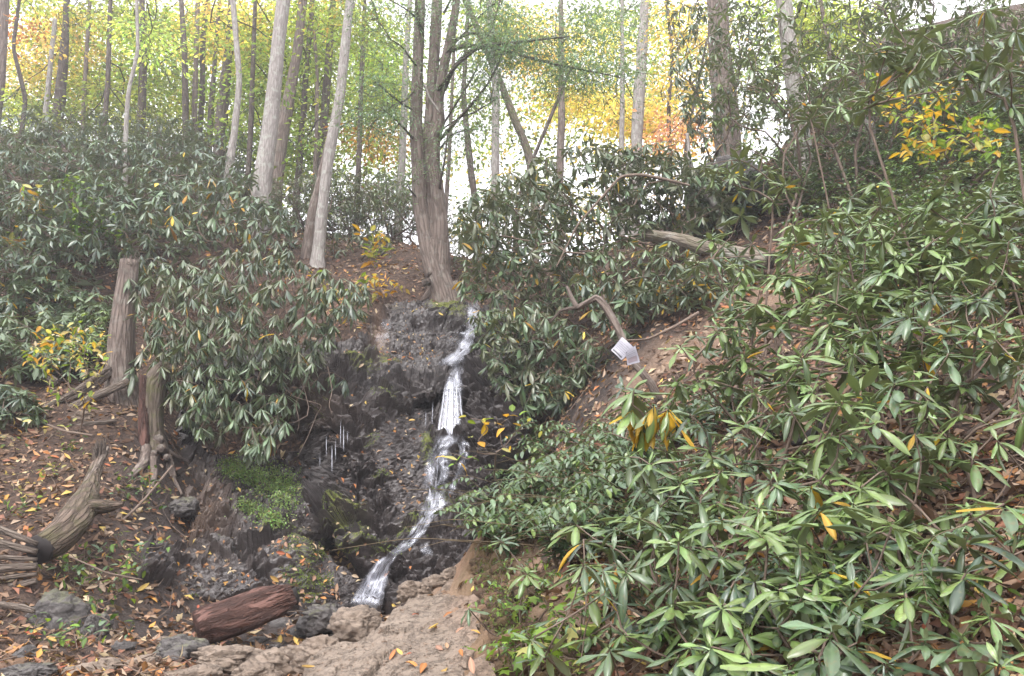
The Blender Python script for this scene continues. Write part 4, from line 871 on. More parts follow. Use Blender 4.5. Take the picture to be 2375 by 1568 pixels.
for (px, py, r, _), lab in zip(HILL, HLAB):
    g = ground_px(px, py + 60)
    if g is None: continue
    g = g - np.array([0, 0, .1])
    rhodo("rhododendron", lab, g, dome_tips(g, r, r * .95, int(60 + 26 * r * r)), 0.27, n=(7, 9), elev=-0.3, esd=.3, pal=(('dark', 6), ('mid', 3)), yellow=0.006, r0=0.005, lod='LO', parts=0, group="rhododendrons of the left hillside thicket", sides=4)
# grey green ridge thicket behind the bare slope in the centre
RID = [(780,470,2.0,"olive rhododendron on the ridge right of the slender grey tree"),(860,460,2.1,"olive rhododendron on the ridge above the yellow sapling"),(930,480,2.0,"olive rhododendron on the ridge just left of the triple trunk tree"),(700,450,2.0,"olive rhododendron on the ridge between the two pale trunks"),(1080,560,1.1,"low olive shrub on the ridge just right of the triple trunk tree"),(820,530,1.1,"low olive rhododendron at the rim of the bare slope")]
for (px, py, r, lab) in RID:
    g = ground_px(px, py + 70); g = (g if g is not None else base_under(P(px, py + 60, 23.5))) + np.array([0, 0.6, -.1])
    rhodo("rhododendron", lab, g, dome_tips(g, r, r * 1.15, int(80 * r * r)), 0.21, n=(6, 8), elev=-0.2, esd=.4, pal=(('olive', 4), ('dark', 2), ('mid', 2)), yellow=0.01, r0=0.005, lod='LO', parts=0, group="rhododendrons along the ridge", sides=4, wsc=.85)
# left slope, nearer evergreen shrubs
LS = [(100,620,16.2,1.0,"mid"),(10,800,13.6,.8,"mid"),(220,760,14.8,.7,"bright"),(60,690,15.4,1.0,"dark"),(160,720,15.0,.8,"mid"),(60,720,14.6,1.0,"mid"),(200,690,15.0,.9,"bright"),(130,810,14.0,.6,"mid"),(20,880,12.4,.6,"dark"),(230,640,16,.8,"mid")]
LL = ["leafy green shrub under the lower edge of the hillside thicket at left","green shrub at the left edge beside the dark leaning timber","small bright leaved shrub low beside the snapped trunk","dark green shrub at the left edge, middle of the slope","spreading green shrub above the yellow green sapling","green rhododendron on the left slope at the left edge, above the yellow leaved sapling","lighter green small leaved shrub just left of the snapped trunk","low green shrub in the middle of the left slope","dark big leaved rhododendron at the left edge above the litter slope","rounded green shrub above left of the snapped trunk"]
for (px, py, Y, r, key), lab in zip(LS, LL):
    b = base_under(P(px, py + 40, Y)); rhodo("evergreen_shrub" if key == 'bright' else "rhododendron", lab, b, dome_tips(b, r, r * 1.1, int(110 * r)), 0.22 if key != 'bright' else .14, elev=-0.3, esd=.3, pal=((key, 4), ('mid', 2)), yellow=0.02, r0=0.004, parts=120 if key == 'dark' else 0)

for (px, py, Y, r, lab) in [(1530,690,12.6,.55,"dark rhododendron low on the dirt slope above right of the papers"),(1620,700,12.4,.45,"small rhododendron on the dirt slope below the fallen log"),(1480,640,13.6,.6,"grey green rhododendron under the arching bare branch"),(1700,660,12.6,.5,"small rhododendron beneath the middle of the fallen log")]:
    b = base_under(P(px, py + 30, Y)); rhodo("rhododendron", lab, b, dome_tips(b, r, r * 1.1, int(70 * r)), 0.2, elev=-0.3, esd=.35, pal=(('mid', 4), ('olive', 2)), yellow=0.04, r0=0.004, parts=150)
# ---------------------------------------------------------------- right foreground rhododendron saplings
WH = [ # px, py, leaf length px, plant number
(2028,981,90,1),(1948,1009,85,1),(2060,1095,85,2),(2105,1111,80,2),(1787,1115,85,3),(1881,1124,85,4),(1995,1132,90,2),(2313,1022,95,5),(2256,1066,85,5),(2072,1213,110,6),(1856,1275,100,7),(1934,1307,100,8),(1860,1389,105,7),(2101,1377,115,9),(1954,1442,105,8),(2297,1430,120,10),(2330,1168,110,11),(2146,1495,120,9),(2317,1540,125,12),(1726,1479,100,13),(1987,1491,100,8),(1807,1311,90,13),
(1161,1254,70,14),(1353,1307,90,15),(1402,1377,90,16),(1671,1091,85,17),(1675,1205,95,17),(1353,1250,70,15),(1414,1507,90,18),(1675,1405,100,19),(1491,1287,75,20),(1222,1328,70,14),(1704,1348,95,19),(1530,1440,80,20),(1600,1500,90,21),
(1839,521,62,22),(1914,503,62,22),(1967,496,62,23),(2112,489,66,24),(2226,514,70,25),(2290,464,66,25),(1754,705,60,26),(1832,645,62,26),(1946,631,66,27),(2045,627,66,28),(2187,613,72,29),(2311,663,75,30),(2116,677,70,28),(2109,737,75,31),(1924,751,70,27),(2162,553,66,29),(1928,801,72,32),(2272,755,80,33),(2073,890,85,34),(1995,908,80,34),(1649,552,50,35),(1769,640,55,35),(1756,709,58,26),(1447,898,62,36),(1688,797,58,37),
(2072,53,62,38),(2158,53,66,38),(2101,103,62,38),(2285,21,72,39),(2356,71,75,39),(2055,135,58,38),(1725,337,48,40),(1767,359,48,40),(2030,426,62,41),(2214,398,66,42),(2321,390,70,42),(1973,461,60,41),(1717,497,52,43),(1959,177,52,44),(2296,454,70,42),(2340,560,75,30),(2360,840,85,33),(2200,820,80,33),(2020,760,72,31),(1860,830,75,32),(1600,960,70,45),(1580,1120,78,46),(2230,960,90,5),(2190,1240,105,11),(2010,1260,100,6),(2240,1330,110,10),(1760,1230,95,3),(2050,1540,115,9),(1700,760,60,26),(1850,560,62,22),(2080,540,64,24),(2260,590,70,29),(2000,680,68,28),(1880,690,66,27),(2160,680,72,31),(2240,700,76,33),(1800,760,64,32),(1980,820,76,32),(2120,860,84,34),(2330,740,80,33),(1700,1010,76,45),(1800,960,74,45),(1620,1160,84,17),(1760,1180,90,3),(1900,1180,92,4),(2240,1260,108,10),(2180,1330,110,10),(1600,1270,88,19),(1750,1350,96,13),(1900,1530,112,8),(2230,1480,118,10),(1430,1310,80,16),(1560,1420,90,21),(1830,1540,110,21),(1880,600,60,22),(2010,560,62,23),(2250,1190,100,11),(1500,1180,70,46),(1560,1350,85,20),(1290,1440,70,16)]
PLAB = {1:"rhododendron sapling with two leaf whorls just left of the mossy stump",2:"rhododendron sapling with three upright tips below the mossy stump",3:"rhododendron sapling at the left end of the saplings below the dark log",4:"low rhododendron sapling with narrow leaves left of the three tipped one",5:"rhododendron sapling carrying an orange leaf, right of the mossy stump",6:"rhododendron stem with three broad leaves in the lower right, over the dark gap",7:"rhododendron sapling with a long bare stem left of the arching spray at the lower right",8:"rhododendron sapling with two stacked whorls left of the broad holed leaf",9:"rhododendron with a large holed leaf at the bottom right",10:"big leaved rhododendron with a curled tan leaf near the bottom right corner",11:"broad pale leaved rhododendron at the right edge in the lower right",12:"glossy broad leaved rhododendron in the bottom right corner",13:"rhododendron sapling with two drooping tip leaves at the bottom, right of centre",14:"rhododendron sprig hanging over the top of the clay bank",15:"rhododendron sapling with flat wide leaves right of the clay bank",16:"rhododendron sapling below the flat wide leaved one",17:"rhododendron sapling with an orange bud and long bare stem, mid right bank",18:"rhododendron seedling with five broad leaves at the bottom beside the maple seedlings",19:"dark blue green rhododendron sapling at the bottom right of centre",20:"small rhododendron sapling in the middle of the leafy bank",21:"low rhododendron sapling at the bottom edge right of centre",22:"rhododendron sapling just above the hollow log's dark end",23:"light green rhododendron sapling in the row above the hollow log",24:"light green rhododendron sapling with an orange leaf in the upper right row",25:"light green rhododendron sapling near the right edge in the upper row",26:"rhododendron sapling in front of the bare dirt right of the papers",27:"rhododendron sapling with leaning stem right of the hollow log's end",28:"rhododendron sapling with an orange leaf in the middle of the right slope",29:"rhododendron sapling with many thin level leaves in the right slope",30:"rhododendron sapling at the right edge, middle height",31:"rhododendron sapling over the pale stone of the right slope",32:"rhododendron sapling with whorled tips above the dark log",33:"rhododendron with hanging rounded leaves at the right edge over the dark gap",34:"rhododendron sapling just above the lime green twig's left end",35:"small rhododendron sapling above the fallen hollow log",36:"rhododendron sprig directly below the pinned papers",37:"small rhododendron sprig on the bare dirt right of the papers",38:"rhododendron crown at the top edge, right of the lime green tree",39:"rhododendron branch in the top right corner",40:"small rhododendron right of the mottled tree's foot",41:"rhododendron sapling below the yellow leaved shrub",42:"rhododendron sapling below the orange end of the yellow leaved shrub",43:"rhododendron sprig at the crooked pale branch's foot",44:"dark rhododendron right of the mottled trunk",45:"rhododendron sprig with pale leaves right of the yellow leaf cluster",46:"rhododendron sapling with an upright tip in the vine tangle"}
plants = {}
for (px, py, Lp, k) in WH: plants.setdefault(k, []).append((px, py, Lp))
for k, ws in plants.items():
    tips = []; upper = min(w[1] for w in ws) < 560
    for (px, py, Lp) in ws:
        Y = (0.19 if not upper else 0.20) * FPX / Lp
        Yg = None
        for _ in range(30):                                   # keep the tip above the ground
            t = P(px, py, Y); 
            if t[2] > Hs(t[0], t[1]) + 0.22: break
            Y *= 0.97
        tips.append((t, 0.19 * 1.0))
    c = np.mean([t[0] for t in tips], axis=0); bx, by = c[0] + random.uniform(-.1, .1), c[1] + random.uniform(.05, .3)
    b = np.array([bx, by, Hs(bx, by) - .03]); T = [t[0] for t in tips]; h = np.mean([t[2] for t in T]) - b[2]
    extra = []
    for t in T:
        for _ in range(1 if k in (14, 15, 16, 18) else random.choice([4, 5, 5, 6]) if not upper else random.choice([5, 6, 7])):
            e = t + np.array([random.uniform(-.42, .42), random.uniform(-.1, .6), -random.uniform(.06, .45)])
            if e[2] > Hs(e[0], e[1]) + .08: extra.append(e)
    low = k in (18, 19, 20, 21, 16, 13, 8, 7, 9, 12)
    pal = (('bright', 8), ('mid', 2)) if k in (1, 2, 3, 4, 5, 22, 23, 24, 25, 27, 28, 29, 34, 41, 42, 40, 32) else (('mid', 4), ('bright', 4), ('dark', 1))
    rhodo("rhododendron_sapling", PLAB[k], b, T + extra, 0.14 if k in (14, 16, 18) else 0.176, n=(6, 10), elev=0.02 if not low else -.05, esd=.24, pal=pal, yellow=0.012, r0=0.0042, axis_up=.8, young=3, jitter=.06, group="rhododendron saplings of the right bank", stemmat='twig', minr=.003, rmax=.011)

# the half-yellow rhododendron cluster in front of the dark hollow
b = base_under(P(1520, 1060, 6.0), .3); r_ = thing("rhododendron", "rhododendron cluster with long yellow hanging leaves in front of the shaded hollow", "shrub", b)
tipY = [P(1470, 905, 5.6), P(1515, 940, 5.5), P(1465, 950, 5.6), P(1550, 950, 5.5), P(1500, 960, 5.6)]
mbs = MB(); sk = skeleton(b, tipY, jitter=.08, seed=4); add_skeleton(mbs, sk, .006); mbs.build("stem", M['twig'], r_, origin=b)
for i, t in enumerate(tipY):
    for (p, d, u, l) in whorl(t, np.array([.1, -.2, 1.0]), .22, 9, -.85 if i else -.2, .35, 2 if i == 0 else 0):
        leaf_obj(r_, b, 'R', ('yellow' if random.random() < (.75 if i else .15) else 'bright'), p, d, u, l, random.uniform(1.0, 1.4))

# ---------------------------------------------------------------- arching leafy sprays (dog hobble), vines, seedlings
def spray(parent, base, origin, pts, L, key, kind='O', gap=.035, both=True, droop=.5, parts=True, mb=None, keys=None, stem=None):
    q = resample(pts, gap); t = np.gradient(q, axis=0); s = 1
    add_tube(stem, q, np.linspace(.004, .0015, len(q)), 4, cap=False, C=(1, 1, 1))
    for i in range(2, len(q)):
        tt = t[i] / (np.linalg.norm(t[i]) + 1e-9); side = np.cross(tt, (0, 0, 1)); side /= np.linalg.norm(side) + 1e-9; s = -s
        d = side * s * random.uniform(.7, 1.1) + tt * .45 + np.array([0, 0, -droop * random.uniform(.5, 1.2)]) + rng.normal(0, .12, 3)
        u = np.array([0, 0, 1.0]) + rng.normal(0, .25, 3); l = L * random.uniform(.75, 1.15) * (1 - .3 * i / len(q))
        kk = random.choice(keys) if keys else key
        if parts: leaf_obj(parent, origin, kind, kk, q[i], d, u, l, random.uniform(.8, 1.1))
        else: mb.append((q[i], d, u, l, kk))
def hobble(label, base, nst, ln, L, keys, group=None, parts=True, name="arching_shrub", cat="shrub", lean=(0, -.3), kind='O', spread=.6, up=.8, gap=.035, mat='leaf', droop=.5):
    base = np.array(base, float); root = thing(name, label, cat, base, group); st = MB(); acc = []
    for k in range(nst):
        a = random.uniform(0, 2 * math.pi); d = np.array([math.cos(a) * spread + lean[0], math.sin(a) * spread + lean[1], 0]); l = ln * random.uniform(.6, 1.15)
        pts = [base, base + d * l * .25 + np.array([0, 0, up * l * .5]), base + d * l * .65 + np.array([0, 0, up * l * .75]), base + d * l * 1.1 + np.array([0, 0, up * l * .6])]
        spray(root, base, base, pts, L, keys[0], kind, gap, parts=parts, mb=acc, keys=keys, stem=st, droop=droop)
    st.build("stem", M['stem'], root, origin=base)
    if acc:
        m2 = MB(); a_ = lambda k: np.array([q[k] for q in acc]); cols = np.array([PAL[q[4]] for q in acc]) * np.exp(rng.normal(0, .2, (len(acc), 1)))
        add_leaves(m2, T_LOB if kind == 'L' else T_O_LO, a_(0), a_(1), a_(2), a_(3), cols); m2.build("foliage", M['gloss'], root, origin=base)
    return root
# lower middle: vine-like tangle over the bank (left to right, back to front)
HB = [(1150,1190),(1230,1150),(1300,1110),(1390,1080),(1180,1120),(1250,1060),(1340,1040),(1440,1060),(1520,1080),(1120,1230),(1210,1230),(1300,1190),(1400,1150),(1490,1140),(1570,1180),(1600,1260),(1450,1230),(1560,1010),(1640,990),(1360,1130),(1270,1230),(1700,960),(1780,1010),(1140,1160),(1330,1230),(1380,1260),(1180,1270),(1290,1290),(1440,1290),(1220,1190),(1520,1220),(1260,1010),(1120,1130),(1470,1010),(1340,1160),(1420,1110)]
for q, (px, py) in enumerate(HB):
    g = ground_px(px, py + 25)
    if g is None: continue
    hobble(where("glossy small leaved arching shrub", px, py), g, 13, random.uniform(.5, .9), .125, ['bgreen', 'bgreen', 'bgreen', 'mid', 'bright'], "arching shrubs tangled over the bank", name="arching_shrub", gap=.04)
# under the saplings, lower right
HB2 = [(1300,1500),(1250,1390),(1480,1400),(1560,1530),(1650,1480),(1750,1400),(1780,1520),(1900,1520),(1450,1540),(1950,1380),(2180,1440),(2230,1520),(2040,1430),(1330,1390),(1600,1380),(1880,1200),(2130,1180),(2350,1300),(2200,1090),(1980,1080)]
for q, (px, py) in enumerate(HB2):
    g = ground_px(px, py)
    if g is None: continue
    hobble(where("low leafy undergrowth plant", px, py), g, 5, random.uniform(.25, .5), .08, ['green', 'bright', 'bgreen'], "undergrowth plants beneath the saplings", name="undergrowth_plant", cat="plant", gap=.035)
# right hillside, upper: dense mid green undergrowth
HB3 = [(px + random.uniform(-25, 25), py + random.uniform(-18, 18)) for py in (270, 330, 390, 450, 510, 570, 640, 720) for px in range(1640 if py < 500 else 1760, 2400, 66) if not (py > 520 and px < 1950)]
for (px, py) in HB3:
    g = ground_px(px, py)
    if g is None: continue
    hobble(where("leafy green undergrowth shrub", px, py), g, 18, random.uniform(.9, 1.35), .13, ['green', 'mid', 'dark', 'bright', 'bgreen', 'green', 'mid'], "undergrowth shrubs of the right hillside", parts=False, name="undergrowth_shrub", gap=.05, spread=.8)
HB4 = [(1960,120),(2060,200),(2150,230),(2260,150),(2340,230),(2220,60),(2120,20),(2330,60),(1900,200),(2000,30),(2300,300),(1830,250),(1780,200)]
for q, (px, py) in enumerate(HB4):
    Y = 14.5 + random.uniform(-.5, 1.5); t = P(px, py, Y); b = base_under(t)
    if t[2] < b[2] + .3: t = b + np.array([0, 0, 1.2])
    r = 1.15; tt = [t + rng.normal(0, 1, 3) * np.array([r * .6, r * .5, r * .5]) for _ in range(75)]
    rhodo("rhododendron", where("dark green hillside rhododendron", px, py), b, tt, .22, n=(6, 9), elev=-.15, esd=.35, pal=(('mid', 4), ('bright', 5)), yellow=.01, r0=.005, parts=0, group="rhododendrons of the upper right hillside", lod='LO', sides=4)
# arching spray in the lower right, and one at the right edge
def single_spray(label, pts, L, keys, name="leafy_spray", gap=.03, kind='O', droop=.6, cat="branch"):
    b = np.array(pts[0]); root = thing(name, label, cat, b); st = MB(); spray(root, b, b, pts, L, keys[0], kind, gap, keys=keys, stem=st, droop=droop); st.build("stem", M['stem'], root, origin=b)
g = ground_px(2040, 1330); single_spray("single arching stem with paired blue green leaves hanging in the lower right", [P(2040, 1400, 3.9), P(2200, 1235, 3.5), P(2250, 1215, 3.3), P(2170, 1240, 3.2), P(2135, 1290, 3.1), P(2142, 1350, 3.05), P(2150, 1395, 3.0)], .095, ['bgreen', 'mid'])
single_spray("curved blue green leaf spray at the right edge, middle height", [P(2420, 960, 4), P(2400, 880, 3.8), P(2380, 850, 3.6), P(2365, 880, 3.5), P(2360, 930, 3.5), P(2370, 985, 3.4)], .085, ['bgreen', 'mid'])
single_spray("small curled blue green leaf spray just right of the yellow rhododendron leaves", [P(1640, 1050, 7.0), P(1660, 960, 6.8), P(1625, 925, 6.6), P(1612, 960, 6.5), P(1610, 1010, 6.5)], .11, ['bgreen', 'mid'], gap=.04)
# yellow-leaved sprigs
def sapling(label, base, tips, L, keys, n=5, kind='O', name="sapling", cat="sapling", r0=.003, elev=.0, esd=.4, mat=None, jitter=.12, group=None):
    base = np.array(base, float); root = thing(name, label, cat, base, group); sk = skeleton(base, tips, jitter=jitter, seed=random.randrange(999)); mb = MB(); add_skeleton(mb, sk, r0, minr=.0015); mb.build("stem", M['twig'], root, origin=base)
    cnt = 0; acc = []
    for t in tips:
        for (p, d, u, l) in whorl(t, np.array([0, 0, 1.0]) + rng.normal(0, .3, 3), L, n, elev, esd, 0, .25):
            p = p + rng.normal(0, L * .5, 3)
            if cnt < 300: leaf_obj(root, base, kind, random.choice(keys), p, d, u, l, random.uniform(.9, 1.3))
            else: acc.append((p, d, u, l))
            cnt += 1
    if acc:
        m2 = MB(); a_ = lambda k: np.array([q[k] for q in acc]); cols = np.array([PAL[random.choice(keys)] for q in acc]); add_leaves(m2, T_O_LO, a_(0), a_(1), a_(2), a_(3), cols); m2.build("foliage", M['leaf'], root, origin=base)['kind'] = 'stuff'
    return root
sapling("yellow and lime leaved sapling leaning in front of the waterfall's lower right", base_under(P(1190, 1180, 8.2), .3), [P(x, y, 7.6 + .2 * random.random()) for x, y in [(1090,970),(1120,975),(1150,965),(1180,970),(1215,985),(1240,980),(1160,1000),(1130,995),(1060,1055),(1040,1050),(1085,1065),(1110,1020),(1190,1010),(1150,1050)]], .12, ['gold', 'pale', 'lime', 'gold'], n=2, name="yellow_sapling")
sapling("lime green twig with rounded leaves on the right slope above the mossy stump", base_under(P(2180, 960, 5.6), .3), [P(x, y, 5.4) for x, y in [(2120,795),(2170,790),(2195,785),(2090,825),(2150,815),(2190,815),(2220,835),(2060,835),(2130,850),(2190,870),(2235,870)]], .11, ['lime'], n=2, name="lime_leaved_twig", cat="twig", elev=0)
sapling("yellow and orange leaved shrub hanging in the upper right hillside", base_under(P(2250, 400, 12.0), .4), tips_poly([(2000,170),(2060,190),(2130,230),(2200,200),(2280,240),(2310,300),(2330,360),(2240,350),(2150,370),(2090,340),(2100,280),(2030,260)], 90, lambda x, y: 10.8, .5, 8), .14, ['lime', 'lime', 'pale', 'lime', 'gold', 'gold'], n=4, name="yellow_leaved_shrub", cat="shrub", r0=.0035)
sapling("small yellow leaved sapling standing on the bare slope left of the triple trunk tree", base_under(P(868, 620, 20.0)), [P(x, y, 20.0) for x, y in [(850,548),(860,560),(880,545),(890,560),(870,575),(865,595),(880,585),(858,580),(872,555),(895,550),(868,610)]], .22, ['gold', 'lime', 'pale'], n=5, name="yellow_sapling")
sapling("low yellow leaved shrub on the slope in front of the triple trunk tree", base_under(P(860, 690, 17.6)), [P(x, y, 17.6) for x, y in [(830,670),(850,665),(870,655),(890,665),(910,650),(925,655),(840,690),(875,680),(900,675),(880,640),(860,645)]], .15, ['gold', 'pale', 'gold'], n=6, name="yellow_leaved_shrub", cat="shrub")
sapling("yellow green sapling between the big rhododendron and the mossy ledge", base_under(P(810, 700, 16.6)), [P(x, y, 16.2) for x, y in [(730,640),(760,650),(790,670),(820,665),(800,700),(770,690),(840,650),(780,720),(850,640)]], .15, ['pale', 'lime', 'gold'], n=6, name="yellow_sapling")
sapling("yellow green leaved sapling hanging over the weathered logs on the left", base_under(P(190, 960, 12.4)), tips_poly([(60,800),(110,760),(180,750),(240,770),(250,820),(230,880),(200,940),(150,900),(110,920),(80,860)], 46, lambda x, y: 11.9, .4, 12), .12, ['lime', 'pale', 'gold', 'cream', 'lime'], n=6, name="yellow_sapling", r0=.0028)
sapling("lime and orange sprig low in the dark thicket at the left edge", base_under(P(70, 500, 17.5)), [P(x, y, 17.2) for x, y in [(55,430),(75,440),(90,460),(60,480),(45,540),(30,570),(60,560),(80,495),(110,490)]], .17, ['pale', 'orange', 'lime'], n=6, name="lime_leaved_twig", cat="twig")
sapling("bright green leafy branches in the middle of the left hillside thicket", base_under(P(190, 560, 17.5)), tips_poly([(150,400),(200,430),(250,480),(270,540),(200,560),(140,520),(170,470)], 40, lambda x, y: 17.2, .4, 10), .16, ['green', 'lime', 'green'], n=6, name="green_sapling")
sapling("green small leaved bush with a big round leaf on the stream's left bank", base_under(P(300, 1330, 9.6)), [P(x, y, 9.3) for x, y in [(300,1270),(325,1275),(330,1300),(280,1310),(300,1330),(260,1320),(290,1360),(310,1290),(350,1270),(380,1265)]], .08, ['green', 'lime', 'bgreen'], n=5, name="seedling_bush", cat="plant")
# maple-like seedlings at the bottom centre
for q, (px, py) in enumerate([(1200,1520),(1240,1490),(1290,1480),(1330,1500),(1230,1550),(1290,1545),(1190,1565),(1210,1400),(1240,1420),(1340,1450),(1280,1575)]):
    g = ground_px(px, py + 30); g = g if g is not None else base_under(P(px, py, 5))
    L_ = random.uniform(.075, .10); tips = [g + np.array([random.uniform(-.12, .12), random.uniform(-.15, .05), random.uniform(.10, .24)]) for _ in range(6)]
    sapling(where("bright green lobed maple seedling", px, py), g, tips, L_, ['lime', 'green', 'lime', 'pale'] if q in (2, 3, 5) else ['lime', 'green', 'lime'], n=2, kind='L', name="maple_seedling", cat="seedling", elev=-.1, esd=.25, group="maple seedlings at the foot of the clay bank")
# seedlings and ivy on the left bank
for q, (px, py) in enumerate([(60,1130),(90,1170),(40,1200),(120,1110),(300,1130),(330,1160),(260,1180),(310,1120),(130,1340),(180,1370),(230,1400),(240,1440),(190,1310),(150,1500),(180,1510),(230,1490),(260,1350),(60,980),(110,1020),(40,1050),(180,1060),(110,960),(20,940),(160,1350),(240,1290),(350,1180)]):
    g = ground_px(px, py)
    if g is None: continue
    tips = [g + np.array([random.uniform(-.3, .3), random.uniform(-.2, .2), random.uniform(.05, .25)]) for _ in range(7)]
    pale = q in (0, 1, 3, 17, 18, 19, 21)
    sapling(where("small broad leaved seedling", px, py), g, tips, .085, ['bgreen', 'green', 'lime'] if not pale else ['pale', 'lime', 'bgreen', 'cream'], n=3, name="seedling", cat="seedling", elev=0, group="seedlings of the left bank")
# ---------------------------------------------------------------- trees
CR = dict(green=(0.24, 0.32, 0.11), lime=(0.38, 0.46, 0.15), yellow=(0.68, 0.56, 0.20), orange=(0.70, 0.50, 0.22), red=(0.62, 0.34, 0.25), dgreen=(0.10, 0.15, 0.07), hem=(0.13, 0.19, 0.13), rust=(0.42, 0.2, 0.08))
def leaf_cloud(cents, per, spread, size, keys, flat=.35):
    n = len(cents) * per; c = np.repeat(np.array(cents), per, 0); off = rng.normal(0, 1, (n, 3)) * spread * np.array([1, 1, flat]); pos = c + off
    ks = [k for k, w in keys for _ in range(w)]; ck = np.array([CR[random.choice(ks)] for _ in cents]); cols = np.repeat(ck * np.exp(rng.normal(0, .28, (len(cents), 1))), per, 0) * np.exp(rng.normal(0, .22, (n, 1))) * np.exp(rng.normal(0, .08, (n, 3)))
    d = off * np.array([1, 1, .3]) + rng.normal(0, .5, (n, 3)) * spread; d[:, 2] -= spread * .5; u = np.array([0, 0, 1.0]) + rng.normal(0, .45, (n, 3))
    return pos, d, u, size * rng.uniform(.7, 1.3, n), cols
T_NEEDLE = leaf_tpl(2, [0.5, 1.0, 0.2], 0.4, 0.0, 0.0, ratio=0.2)
def trunk_world(pts, Y, top=1.5):
    """pts (px,py,width_px) top to bottom; adds a foot on the ground"""
    w = []; 
    for p in pts:
        y = Y if len(p) < 4 else p[3]; q = P(p[0], p[1], y); w.append((*q, p[2] * mpx(y) / 2))
    lo = w[-1]; g = Hs(lo[0], lo[1])
    d = np.array(w[0][:3]) - np.array(w[min(1, len(w) - 1)][:3]) if len(w) > 1 else np.array([0, 0, 1.0]); d /= np.linalg.norm(d) + 1e-9
    if top: t = np.array(w[0][:3]) + d * top; w.insert(0, (*t, w[0][3] * .9))
    if lo[2] > g: w.append((lo[0], lo[1], (lo[2] + g) / 2, lo[3] * 1.05)); w.append((lo[0], lo[1], g + .1, lo[3] * 1.25)); w.append((lo[0], lo[1], g - .3, lo[3] * 1.5))
    else: w.append((lo[0], lo[1], lo[2] - .5, lo[3] * 1.2))
    return np.array(w[::-1])
def tree(name, label, pts, Y, bark, crown=(), group=None, top=3.0, sides=14, limbs=True, size=.085, per=26, cat="tree", density=1.0, flute=.03):
    w = trunk_world(pts, Y, top); base = np.array([w[0][0], w[0][1], w[0][2] + .3]); root = thing(name, label, cat, base, group)
    q = resample(w, .16); mb = MB(); V, F, T = tube(q[:, :3], q[:, 3], sides, rough=.10, seed=random.randrange(99), flute=flute); mb.add(V, F, None, T); mb.build("trunk", M[bark], root, origin=base)
    if crown:
        cents = []; lb = MB(); alll = []
        for (cx, cy, rx, ry, ncl, keys, *rest) in crown:
            dY = rest[0] if rest else 0; cs = []
            for _ in range(int(ncl * density)):
                a = random.random() * 6.28; k = math.sqrt(random.random()); cs.append(P(cx + rx * k * math.cos(a), cy + ry * k * math.sin(a), Y + dY + 4 + random.gauss(0, 1.8)))
            alll.append((cs, keys))
            if limbs and cs:
                cc = np.mean(cs, 0); dist = np.linalg.norm(q[:, :3] - cc, axis=1) + np.maximum(0, q[:, 2] - cc[2] + .5) * 1.5; st = q[int(np.argmin(dist)), :3]
                add_skeleton(lb, skeleton(st, cs, jitter=.08, seed=random.randrange(999)), .006, sides=4, minr=.006, rmax=.07)
        if limbs and lb.V: lb.build("branches", M['dark'], root, origin=base)
        m2 = MB()
        for cs, keys in alll: m2.add(*[None] * 0) if False else add_leaves(m2, T_RH, *leaf_cloud(cs, per, .52, size, keys, flat=.2))
        m2.build("crown", M['crown'], root, origin=base)
    return root

